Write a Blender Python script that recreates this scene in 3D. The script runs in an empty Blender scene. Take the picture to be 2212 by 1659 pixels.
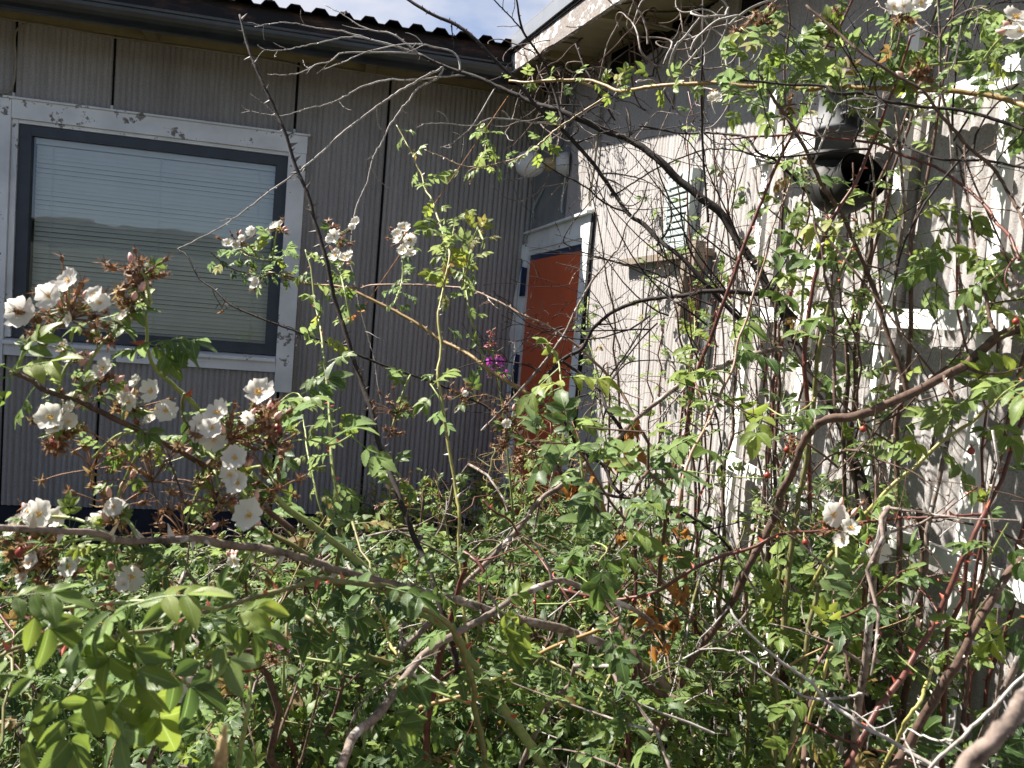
import bpy, math, random
import numpy as np
from mathutils import Vector
rnd = random.Random(11)
nrs = np.random.RandomState(5)
R = math.radians
scene = bpy.context.scene
COL = scene.collection

# ------------------------------------------------------------------ camera
FPX, CX, CY = 1790., 1106., 829.5            # the photograph measured on a 2212 x 1659 grid
roll = math.atan(.085); pitch = -math.atan(142/1790.); head = R(77)
EYE = np.array([0, 0, 1.6])
fh = np.array([math.cos(head), math.sin(head), 0]); r0 = np.array([math.sin(head), -math.cos(head), 0])
FW = fh*math.cos(pitch) + np.array([0, 0, 1])*math.sin(pitch)
u0 = np.cross(r0, FW)
RT = r0*math.cos(roll) + u0*math.sin(roll); UP = u0*math.cos(roll) - r0*math.sin(roll)
cam = bpy.data.cameras.new('camera'); camo = bpy.data.objects.new('camera', cam); COL.objects.link(camo)
from mathutils import Matrix
M4 = Matrix(((RT[0], UP[0], -FW[0], EYE[0]), (RT[1], UP[1], -FW[1], EYE[1]), (RT[2], UP[2], -FW[2], EYE[2]), (0, 0, 0, 1)))
camo.matrix_world = M4
cam.sensor_width = 36; cam.lens = 36*FPX/2212; cam.clip_start = .05; cam.clip_end = 400
cam.dof.use_dof = True; cam.dof.focus_distance = 2.2; cam.dof.aperture_fstop = 14
scene.camera = camo
scene.render.resolution_x = 1024; scene.render.resolution_y = 768

# ------------------------------------------------------------------ sky, sun, exposure
SUN = np.array([1, -.75, -1.38]); SUN = SUN/np.linalg.norm(SUN)
w = bpy.data.worlds.new('World'); scene.world = w; w.use_nodes = True
nt = w.node_tree; nt.nodes.clear()
out = nt.nodes.new('ShaderNodeOutputWorld'); bg = nt.nodes.new('ShaderNodeBackground')
sky = nt.nodes.new('ShaderNodeTexSky'); sky.sky_type = 'NISHITA'; sky.sun_disc = False
sky.sun_elevation = R(47.8); sky.sun_rotation = math.atan2(-1, .75); sky.air_density = .6; sky.dust_density = .4; sky.altitude = 200
tc = nt.nodes.new('ShaderNodeTexCoord'); mp = nt.nodes.new('ShaderNodeMapping'); mp.inputs['Scale'].default_value = (1.2, 1.2, 3.0)
ns = nt.nodes.new('ShaderNodeTexNoise'); ns.inputs['Scale'].default_value = 2.6; ns.inputs['Detail'].default_value = 6; ns.inputs['Roughness'].default_value = .55
cr = nt.nodes.new('ShaderNodeValToRGB'); cr.color_ramp.elements[0].position = .24; cr.color_ramp.elements[1].position = .46
mx = nt.nodes.new('ShaderNodeMixRGB'); mx.inputs[2].default_value = (4.3, 4.45, 5.0, 1)
L = nt.links.new
L(tc.outputs['Generated'], mp.inputs['Vector']); L(mp.outputs['Vector'], ns.inputs['Vector']); L(ns.outputs['Fac'], cr.inputs['Fac'])
sx = nt.nodes.new('ShaderNodeSeparateXYZ'); L(tc.outputs['Generated'], sx.inputs['Vector'])
mr = nt.nodes.new('ShaderNodeMapRange'); mr.inputs['From Min'].default_value = -.35; mr.inputs['From Max'].default_value = .45; mr.inputs['To Min'].default_value = .24; L(sx.outputs['Y'], mr.inputs['Value'])
mm_ = nt.nodes.new('ShaderNodeMath'); mm_.operation = 'MULTIPLY'; L(cr.outputs['Color'], mm_.inputs[0]); L(mr.outputs['Result'], mm_.inputs[1])
L(mm_.outputs[0], mx.inputs['Fac']); L(sky.outputs['Color'], mx.inputs[1]); L(mx.outputs['Color'], bg.inputs['Color'])
bg.inputs['Strength'].default_value = .05
L(bg.outputs['Background'], out.inputs['Surface'])
sl = bpy.data.lights.new('sun', 'SUN'); sl.energy = 5.0; sl.angle = R(.5); sl.color = (1, .94, .86)
so = bpy.data.objects.new('sun', sl); COL.objects.link(so)
so.rotation_euler = Vector(SUN).to_track_quat('-Z', 'Y').to_euler()
scene.view_settings.view_transform = 'Standard'; scene.view_settings.look = 'None'
scene.view_settings.exposure = 1.86; scene.view_settings.gamma = 1

# ------------------------------------------------------------------ materials
def mat(name):
    m = bpy.data.materials.new(name); m.use_nodes = True
    t = m.node_tree; b = t.nodes['Principled BSDF']
    return m, t, b
def N(t, kind, **kw):
    n = t.nodes.new(kind)
    for k, v in kw.items():
        if k in n.inputs: n.inputs[k].default_value = v
        else: setattr(n, k, v)
    return n
def ramp(t, stops):
    n = t.nodes.new('ShaderNodeValToRGB'); e = n.color_ramp.elements
    while len(e) < len(stops): e.new(.5)
    for i, (p, c) in enumerate(stops):
        e[i].position = p; e[i].color = (*c, 1) if len(c) == 3 else c
    return n
def objvec(t, scale=(1, 1, 1)):
    c = N(t, 'ShaderNodeTexCoord'); m = N(t, 'ShaderNodeMapping'); m.inputs['Scale'].default_value = scale
    t.links.new(c.outputs['Object'], m.inputs['Vector']); return m.outputs['Vector']
def noise_mat(name, stops, scale=20, rough=.8, bump=.3, vscale=(1, 1, 1), detail=6, bscale=None, spec=.3, metal=0, dist=.002):
    m, t, b = mat(name); v = objvec(t, vscale)
    n = N(t, 'ShaderNodeTexNoise', Scale=scale, Detail=detail, Roughness=.62); t.links.new(v, n.inputs['Vector'])
    r = ramp(t, stops); t.links.new(n.outputs['Fac'], r.inputs['Fac']); t.links.new(r.outputs['Color'], b.inputs['Base Color'])
    b.inputs['Roughness'].default_value = rough; b.inputs['Specular IOR Level'].default_value = spec; b.inputs['Metallic'].default_value = metal
    if bump:
        n2 = N(t, 'ShaderNodeTexNoise', Scale=bscale or scale*4, Detail=5); t.links.new(v, n2.inputs['Vector'])
        bp = N(t, 'ShaderNodeBump', Strength=bump, Distance=dist); t.links.new(n2.outputs['Fac'], bp.inputs['Height']); t.links.new(bp.outputs['Normal'], b.inputs['Normal'])
    return m
def paint_mat(name, paint, bare, amount=.5, scale=14, vscale=(1, 1, 1), rough=.55, soft=.02):
    """old paint that has flaked off in patches"""
    m, t, b = mat(name); v = objvec(t, vscale)
    n = N(t, 'ShaderNodeTexNoise', Scale=scale, Detail=7, Roughness=.68); t.links.new(v, n.inputs['Vector'])
    r = ramp(t, [(amount, (0, 0, 0)), (amount+soft, (1, 1, 1))]); t.links.new(n.outputs['Fac'], r.inputs['Fac'])
    n2 = N(t, 'ShaderNodeTexNoise', Scale=scale*.5, Detail=5); t.links.new(v, n2.inputs['Vector'])
    d = ramp(t, [(.35, tuple(c*.78 for c in paint)), (.62, paint)]); t.links.new(n2.outputs['Fac'], d.inputs['Fac'])
    n3 = N(t, 'ShaderNodeTexNoise', Scale=scale*6, Detail=4); t.links.new(v, n3.inputs['Vector'])
    e = ramp(t, [(.3, tuple(c*.5 for c in bare)), (.7, tuple(min(1, c*1.4) for c in bare))]); t.links.new(n3.outputs['Fac'], e.inputs['Fac'])
    x = N(t, 'ShaderNodeMixRGB'); t.links.new(r.outputs['Color'], x.inputs['Fac']); t.links.new(e.outputs['Color'], x.inputs[2]); t.links.new(d.outputs['Color'], x.inputs[1])
    t.links.new(x.outputs['Color'], b.inputs['Base Color']); b.inputs['Roughness'].default_value = rough
    inv = N(t, 'ShaderNodeMath', operation='SUBTRACT'); inv.inputs[0].default_value = 1; t.links.new(r.outputs['Color'], inv.inputs[1])
    ad = N(t, 'ShaderNodeMath', operation='MULTIPLY_ADD'); ad.inputs[1].default_value = .25; t.links.new(n3.outputs['Fac'], ad.inputs[0]); t.links.new(inv.outputs[0], ad.inputs[2])
    bp = N(t, 'ShaderNodeBump', Strength=.6, Distance=.0015); t.links.new(ad.outputs[0], bp.inputs['Height']); t.links.new(bp.outputs['Normal'], b.inputs['Normal'])
    return m
def cladding_mat():
    m, t, b = mat('fibre_cement')
    v = objvec(t, (1, 1, 1))
    n = N(t, 'ShaderNodeTexNoise', Scale=230, Detail=3, Roughness=.7); t.links.new(v, n.inputs['Vector'])
    v2 = objvec(t, (1.6, 1.6, .35)); n2 = N(t, 'ShaderNodeTexNoise', Scale=3.2, Detail=7, Roughness=.65); t.links.new(v2, n2.inputs['Vector'])
    v3 = objvec(t, (30, 30, 1.2)); n3 = N(t, 'ShaderNodeTexNoise', Scale=2.0, Detail=5, Roughness=.6); t.links.new(v3, n3.inputs['Vector'])
    r = ramp(t, [(.28, (.235, .222, .217)), (.48, (.352, .336, .328)), (.72, (.46, .44, .43))]); t.links.new(n.outputs['Fac'], r.inputs['Fac'])
    r2 = ramp(t, [(.3, (.80, .78, .765)), (.6, (1, 1, 1))]); t.links.new(n2.outputs['Fac'], r2.inputs['Fac'])
    r3 = ramp(t, [(.3, (.91, .90, .89)), (.62, (1, 1, 1))]); t.links.new(n3.outputs['Fac'], r3.inputs['Fac'])
    a = N(t, 'ShaderNodeMixRGB', blend_type='MULTIPLY'); a.inputs['Fac'].default_value = 1; t.links.new(r.outputs['Color'], a.inputs[1]); t.links.new(r2.outputs['Color'], a.inputs[2])
    c = N(t, 'ShaderNodeMixRGB', blend_type='MULTIPLY'); c.inputs['Fac'].default_value = 1; t.links.new(a.outputs['Color'], c.inputs[1]); t.links.new(r3.outputs['Color'], c.inputs[2])
    oi = N(t, 'ShaderNodeObjectInfo'); hv = N(t, 'ShaderNodeMapRange'); hv.inputs['To Min'].default_value = .84; hv.inputs['To Max'].default_value = 1.06; t.links.new(oi.outputs['Random'], hv.inputs['Value'])
    vm = N(t, 'ShaderNodeVectorMath', operation='SCALE'); t.links.new(c.outputs['Color'], vm.inputs[0]); t.links.new(hv.outputs['Result'], vm.inputs['Scale'])
    t.links.new(vm.outputs['Vector'], b.inputs['Base Color']); b.inputs['Roughness'].default_value = .9; b.inputs['Specular IOR Level'].default_value = .2
    bp = N(t, 'ShaderNodeBump', Strength=.5, Distance=.0012); t.links.new(n.outputs['Fac'], bp.inputs['Height']); t.links.new(bp.outputs['Normal'], b.inputs['Normal'])
    return m
def attr_mat(name, kind):
    """leaf / petal materials driven by the per-leaf tint attribute"""
    m, t, b = mat(name); a = N(t, 'ShaderNodeAttribute', attribute_name='tint'); s = N(t, 'ShaderNodeSeparateColor'); t.links.new(a.outputs['Color'], s.inputs['Color'])
    uv = N(t, 'ShaderNodeAttribute', attribute_name='luv'); su = N(t, 'ShaderNodeSeparateXYZ'); t.links.new(uv.outputs['Vector'], su.inputs['Vector'])
    g = ramp(t, [(0, (.024, .056, .020)), (.35, (.056, .102, .022)), (.7, (.118, .172, .028)), (1, (.19, .235, .035))]); t.links.new(s.outputs['Red'], g.inputs['Fac'])
    red = N(t, 'ShaderNodeMixRGB'); red.inputs[2].default_value = (.17, .085, .035, 1); t.links.new(s.outputs['Blue'], red.inputs['Fac']); t.links.new(g.outputs['Color'], red.inputs[1])
    # veins: |u| near 0 is the midrib, side veins run obliquely
    ab = N(t, 'ShaderNodeMath', operation='ABSOLUTE'); t.links.new(su.outputs['X'], ab.inputs[0])
    ma = N(t, 'ShaderNodeMath', operation='MULTIPLY_ADD'); ma.inputs[1].default_value = -.55; t.links.new(ab.outputs[0], ma.inputs[0]); t.links.new(su.outputs['Y'], ma.inputs[2])
    mu = N(t, 'ShaderNodeMath', operation='MULTIPLY'); mu.inputs[1].default_value = 9.; t.links.new(ma.outputs[0], mu.inputs[0])
    fr = N(t, 'ShaderNodeMath', operation='FRACT'); t.links.new(mu.outputs[0], fr.inputs[0])
    sd = ramp(t, [(0, (1, 1, 1)), (.13, (0, 0, 0)), (.9, (0, 0, 0)), (1, (1, 1, 1))]); t.links.new(fr.outputs[0], sd.inputs['Fac'])
    mr = ramp(t, [(.03, (1, 1, 1)), (.1, (0, 0, 0))]); t.links.new(ab.outputs[0], mr.inputs['Fac'])
    vm = N(t, 'ShaderNodeMath', operation='MULTIPLY_ADD'); vm.inputs[1].default_value = .35; t.links.new(sd.outputs['Color'], vm.inputs[0]); t.links.new(mr.outputs['Color'], vm.inputs[2])
    vc = N(t, 'ShaderNodeMixRGB'); vc.inputs[2].default_value = (.20, .30, .10, 1)
    vf = N(t, 'ShaderNodeMath', operation='MULTIPLY'); vf.inputs[1].default_value = .6; vf.use_clamp = True; t.links.new(vm.outputs[0], vf.inputs[0])
    t.links.new(vf.outputs[0], vc.inputs['Fac']); t.links.new(red.outputs['Color'], vc.inputs[1])
    # paler underside, brown spots
    geo = N(t, 'ShaderNodeNewGeometry'); bk = N(t, 'ShaderNodeMixRGB'); bk.inputs[2].default_value = (.13, .19, .10, 1)
    bf = N(t, 'ShaderNodeMath', operation='MULTIPLY'); bf.inputs[1].default_value = .5; t.links.new(geo.outputs['Backfacing'], bf.inputs[0]); t.links.new(bf.outputs[0], bk.inputs['Fac']); t.links.new(vc.outputs['Color'], bk.inputs[1])
    sp = N(t, 'ShaderNodeTexNoise', Scale=70, Detail=4); t.links.new(objvec(t), sp.inputs['Vector'])
    sr = ramp(t, [(.66, (0, 0, 0)), (.70, (1, 1, 1))]); t.links.new(sp.outputs['Fac'], sr.inputs['Fac'])
    sf = N(t, 'ShaderNodeMath', operation='MULTIPLY'); t.links.new(sr.outputs['Color'], sf.inputs[0]); t.links.new(s.outputs['Green'], sf.inputs[1])
    sm = N(t, 'ShaderNodeMixRGB'); sm.inputs[2].default_value = (.30, .22, .10, 1); t.links.new(sf.outputs[0], sm.inputs['Fac']); t.links.new(bk.outputs['Color'], sm.inputs[1])
    t.links.new(sm.outputs['Color'], b.inputs['Base Color']); b.inputs['Roughness'].default_value = .46; b.inputs['Specular IOR Level'].default_value = .4
    bp = N(t, 'ShaderNodeBump', Strength=.5, Distance=.0006); bp.invert = True; t.links.new(vm.outputs[0], bp.inputs['Height']); t.links.new(bp.outputs['Normal'], b.inputs['Normal'])
    tr = N(t, 'ShaderNodeBsdfTranslucent'); hs = N(t, 'ShaderNodeHueSaturation', Saturation=1.02, Value=1.95); hs.inputs['Hue'].default_value = .485
    t.links.new(sm.outputs['Color'], hs.inputs['Color']); t.links.new(hs.outputs['Color'], tr.inputs['Color'])
    ms = N(t, 'ShaderNodeMixShader'); ms.inputs['Fac'].default_value = .42
    t.links.new(b.outputs['BSDF'], ms.inputs[1]); t.links.new(tr.outputs['BSDF'], ms.inputs[2]); t.links.new(ms.outputs['Shader'], t.nodes['Material Output'].inputs['Surface'])
    return m
def trans_mat(name, col, tcol, fac=.35, rough=.6, var=.15, scale=60):
    m, t, b = mat(name); n = N(t, 'ShaderNodeTexNoise', Scale=scale, Detail=4); t.links.new(objvec(t), n.inputs['Vector'])
    r = ramp(t, [(.3, tuple(c*(1-var*2) for c in col)), (.7, tuple(min(1, c*(1+var)) for c in col))]); t.links.new(n.outputs['Fac'], r.inputs['Fac']); t.links.new(r.outputs['Color'], b.inputs['Base Color'])
    b.inputs['Roughness'].default_value = rough
    tr = N(t, 'ShaderNodeBsdfTranslucent'); tr.inputs['Color'].default_value = (*tcol, 1)
    ms = N(t, 'ShaderNodeMixShader'); ms.inputs['Fac'].default_value = fac
    t.links.new(b.outputs['BSDF'], ms.inputs[1]); t.links.new(tr.outputs['BSDF'], ms.inputs[2]); t.links.new(ms.outputs['Shader'], t.nodes['Material Output'].inputs['Surface'])
    return m

MT = {}
MT['clad'] = cladding_mat()
MT['flat'] = noise_mat('smooth_grey_board', [(.3, (.17, .18, .18)), (.7, (.24, .25, .25))], 6, .8, .1)
MT['black'] = noise_mat('dark_cavity', [(.3, (.006, .006, .006)), (.7, (.012, .012, .012))], 6, .9, 0)
MT['white'] = paint_mat('weathered_white_paint', (.72, .73, .73), (.20, .18, .15), .68, 16)
MT['white_peel'] = paint_mat('peeling_white_paint', (.74, .75, .76), (.20, .18, .16), .592, 11)
MT['trellis'] = paint_mat('white_trellis_paint', (.74, .73, .70), (.36, .32, .27), .64, 30, (1, 1, .4))
MT['doorcase'] = paint_mat('door_casing_paint', (.76, .78, .78), (.30, .29, .27), .66, 14)
MT['fascia'] = paint_mat('bare_grey_board', (.66, .65, .63), (.17, .145, .13), .44, 7, (3, 1.4, 3), .7, .03)
MT['slate'] = paint_mat('slate_blue_paint', (.040, .050, .066), (.10, .10, .10), .70, 22)
MT['beige'] = noise_mat('soffit_beige', [(.3, (.20, .17, .10)), (.7, (.26, .225, .13))], 12, .85, .2)
MT['gutter'] = noise_mat('black_gutter', [(.3, (.012, .013, .015)), (.7, (.030, .032, .036))], 9, .32, .15, spec=.6)
MT['roof'] = noise_mat('dark_roof_metal', [(.3, (.014, .012, .012)), (.7, (.035, .028, .026))], 8, .5, .1)
MT['rust'] = noise_mat('rusty_trim', [(.50, (.014, .011, .011)), (.60, (.05, .024, .016)), (.72, (.19, .085, .038))], 6, .7, .3, vscale=(1, 4, 4))
MT['flash'] = noise_mat('grey_metal_flashing', [(.3, (.20, .215, .24)), (.7, (.27, .29, .32))], 4, .38, .05, metal=.4)
MT['orange'] = noise_mat('orange_door_paint', [(.25, (.50, .088, .030)), (.75, (.62, .12, .040))], 3, .5, .08, bscale=160, dist=.0008)
MT['blue'] = noise_mat('dark_blue_paint', [(.3, (.012, .030, .075)), (.7, (.024, .052, .12))], 16, .5, .2)
MT['plinth'] = noise_mat('navy_plinth_paint', [(.3, (.010, .013, .022)), (.7, (.022, .026, .040))], 10, .8, .3)
MT['blind'] = noise_mat('blind_slat_enamel', [(.3, (.72, .74, .73)), (.7, (.80, .82, .81))], 4, .5, 0)
MT['cable'] = noise_mat('old_cable', [(.3, (.22, .20, .15)), (.7, (.32, .29, .22))], 30, .6, .2)
MT['ventmetal'] = noise_mat('vent_enamel', [(.3, (.30, .35, .35)), (.7, (.40, .46, .45))], 20, .5, .1)
MT['wood'] = noise_mat('weathered_wood', [(.3, (.09, .075, .06)), (.7, (.24, .20, .155))], 9, .85, .5, vscale=(6, 6, .8))
MT['pipe'] = noise_mat('grey_pipe', [(.3, (.06, .065, .07)), (.7, (.15, .155, .16))], 14, .65, .2)
MT['cowl'] = noise_mat('black_plastic', [(.3, (.005, .005, .005)), (.7, (.012, .012, .011))], 14, .6, .1)
MT['opal'] = trans_mat('opal_glass', (.68, .69, .70), (.7, .7, .7), .3, .15, .03)
MT['brass'] = noise_mat('yellowed_socket', [(.3, (.28, .22, .10)), (.7, (.42, .34, .18))], 20, .6, .1)
MT['leaf'] = attr_mat('rose_leaf', 0)
MT['petal'] = trans_mat('white_petal', (.70, .68, .64), (.8, .78, .72), .5, .55, .03)
MT['stamen'] = noise_mat('yellow_stamens', [(.3, (.55, .30, .04)), (.7, (.80, .50, .08))], 200, .7, .2)
MT['purple'] = trans_mat('magenta_petal', (.44, .05, .42), (.55, .08, .5), .4, .5, .2)
MT['mauve'] = noise_mat('seed_pod_red', [(.3, (.28, .07, .08)), (.7, (.40, .14, .13))], 60, .6, 0)
MT['brown'] = trans_mat('dry_brown_sepals', (.235, .125, .065), (.33, .17, .08), .25, .75, .35, 130)
MT['tan'] = trans_mat('dry_tan_sepals', (.33, .22, .10), (.40, .27, .11), .3, .75, .3, 130)
MT['rusty'] = trans_mat('dead_orange_leaf', (.32, .15, .045), (.45, .21, .05), .4, .7, .3, 90)
MT['hip'] = noise_mat('rose_hip_skin', [(.3, (.16, .022, .018)), (.7, (.28, .055, .03))], 60, .35, .1)
MT['bud'] = noise_mat('pink_bud', [(.3, (.50, .24, .22)), (.7, (.68, .44, .38))], 90, .6, 0)
MT['straw'] = trans_mat('dry_straw', (.42, .31, .15), (.4, .3, .14), .25, .75, .3, 90)
MT['grass'] = trans_mat('grass_blade', (.10, .18, .03), (.18, .30, .04), .4, .5, .3, 8)
def bark(name, c0, c1, c2, sc=70, rough=.85, bump=.6, patch=.55):
    m, t, b = mat(name); v = objvec(t)
    n = N(t, 'ShaderNodeTexNoise', Scale=sc, Detail=6, Roughness=.7); t.links.new(v, n.inputs['Vector'])
    r = ramp(t, [(.32, c0), (.55, c1)]); t.links.new(n.outputs['Fac'], r.inputs['Fac'])
    n2 = N(t, 'ShaderNodeTexNoise', Scale=sc*.32, Detail=6, Roughness=.7); t.links.new(v, n2.inputs['Vector'])
    p = ramp(t, [(patch, (0, 0, 0)), (patch+.08, (1, 1, 1))]); t.links.new(n2.outputs['Fac'], p.inputs['Fac'])
    x = N(t, 'ShaderNodeMixRGB'); t.links.new(p.outputs['Color'], x.inputs['Fac']); t.links.new(r.outputs['Color'], x.inputs[1]); x.inputs[2].default_value = (*c2, 1)
    t.links.new(x.outputs['Color'], b.inputs['Base Color']); b.inputs['Roughness'].default_value = rough; b.inputs['Specular IOR Level'].default_value = .3
    bp = N(t, 'ShaderNodeBump', Strength=bump, Distance=.002); t.links.new(n.outputs['Fac'], bp.inputs['Height']); t.links.new(bp.outputs['Normal'], b.inputs['Normal'])
    return m
MT['dark'] = bark('dark_dead_bark', (.010, .008, .007), (.030, .022, .019), (.11, .095, .085), patch=.66)
MT['grey'] = bark('grey_dead_bark', (.035, .026, .022), (.20, .155, .13), (.40, .375, .36), sc=55, patch=.53)
MT['greyw'] = bark('bleached_sunlit_twig', (.17, .15, .13), (.32, .29, .27), (.40, .38, .36), patch=.5)  # bleached wood, also the sunlit tone painted on the thickest cane's branches
MT['brownc'] = bark('brown_cane_bark', (.042, .024, .017), (.105, .066, .048), (.21, .18, .155), patch=.64)
MT['redc'] = bark('red_cane_skin', (.055, .018, .015), (.115, .044, .034), (.17, .10, .075), rough=.45, bump=.15, patch=.62)
MT['olive'] = bark('olive_cane_skin', (.085, .085, .030), (.15, .145, .055), (.22, .17, .09), rough=.5, bump=.15, patch=.62)
MT['gold'] = bark('golden_cane_skin', (.15, .095, .03), (.26, .17, .065), (.28, .15, .09), rough=.5, bump=.2, patch=.58)
MT['yellow'] = bark('yellow_cane_skin', (.17, .165, .05), (.27, .255, .085), (.34, .28, .10), rough=.5, bump=.1, patch=.65)
MT['green'] = bark('green_cane_skin', (.13, .17, .05), (.22, .26, .09), (.30, .24, .12), rough=.5, bump=.1, patch=.66)
MT['pinkc'] = bark('pinkish_cane_skin', (.17, .09, .06), (.27, .17, .12), (.36, .31, .26), rough=.55, bump=.2, patch=.52)
MT['thorn_r'] = noise_mat('red_thorn', [(.3, (.34, .06, .04)), (.7, (.50, .14, .08))], 60, .45, 0)
MT['thorn_p'] = noise_mat('pale_thorn', [(.3, (.42, .36, .30)), (.7, (.58, .52, .45))], 60, .5, 0)
MT['thorn_d'] = noise_mat('dark_thorn', [(.3, (.06, .045, .04)), (.7, (.16, .13, .12))], 60, .6, 0)
MT['soil'] = noise_mat('leaf_litter_soil', [(.3, (.022, .016, .010)), (.55, (.055, .042, .024)), (.75, (.12, .09, .05))], 14, .95, .8, dist=.01)
MT['outwall'] = noise_mat('green_grey_boards', [(.3, (.06, .075, .068)), (.7, (.085, .10, .09))], 5, .8, .1)
def glass_mat():
    m, t, b = mat('window_glass'); t.nodes.remove(b)
    g = N(t, 'ShaderNodeBsdfGlossy', Roughness=.015); g.inputs['Color'].default_value = (1, 1, 1, 1)
    tr = N(t, 'ShaderNodeBsdfTransparent'); tr.inputs['Color'].default_value = (.92, .94, .93, 1)
    f = N(t, 'ShaderNodeFresnel', IOR=1.52); ad = N(t, 'ShaderNodeMath', operation='MULTIPLY_ADD'); ad.inputs[1].default_value = 1.1; ad.inputs[2].default_value = .05
    t.links.new(f.outputs[0], ad.inputs[0])
    ms = N(t, 'ShaderNodeMixShader'); t.links.new(ad.outputs[0], ms.inputs['Fac']); t.links.new(tr.outputs[0], ms.inputs[1]); t.links.new(g.outputs[0], ms.inputs[2])
    n = N(t, 'ShaderNodeTexNoise', Scale=3.4, Detail=2); t.links.new(objvec(t), n.inputs['Vector'])
    bp = N(t, 'ShaderNodeBump', Strength=.30, Distance=.004); t.links.new(n.outputs['Fac'], bp.inputs['Height']); t.links.new(bp.outputs['Normal'], g.inputs['Normal'])
    t.links.new(ms.outputs[0], t.nodes['Material Output'].inputs['Surface'])
    return m
MT['glass'] = glass_mat()

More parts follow.
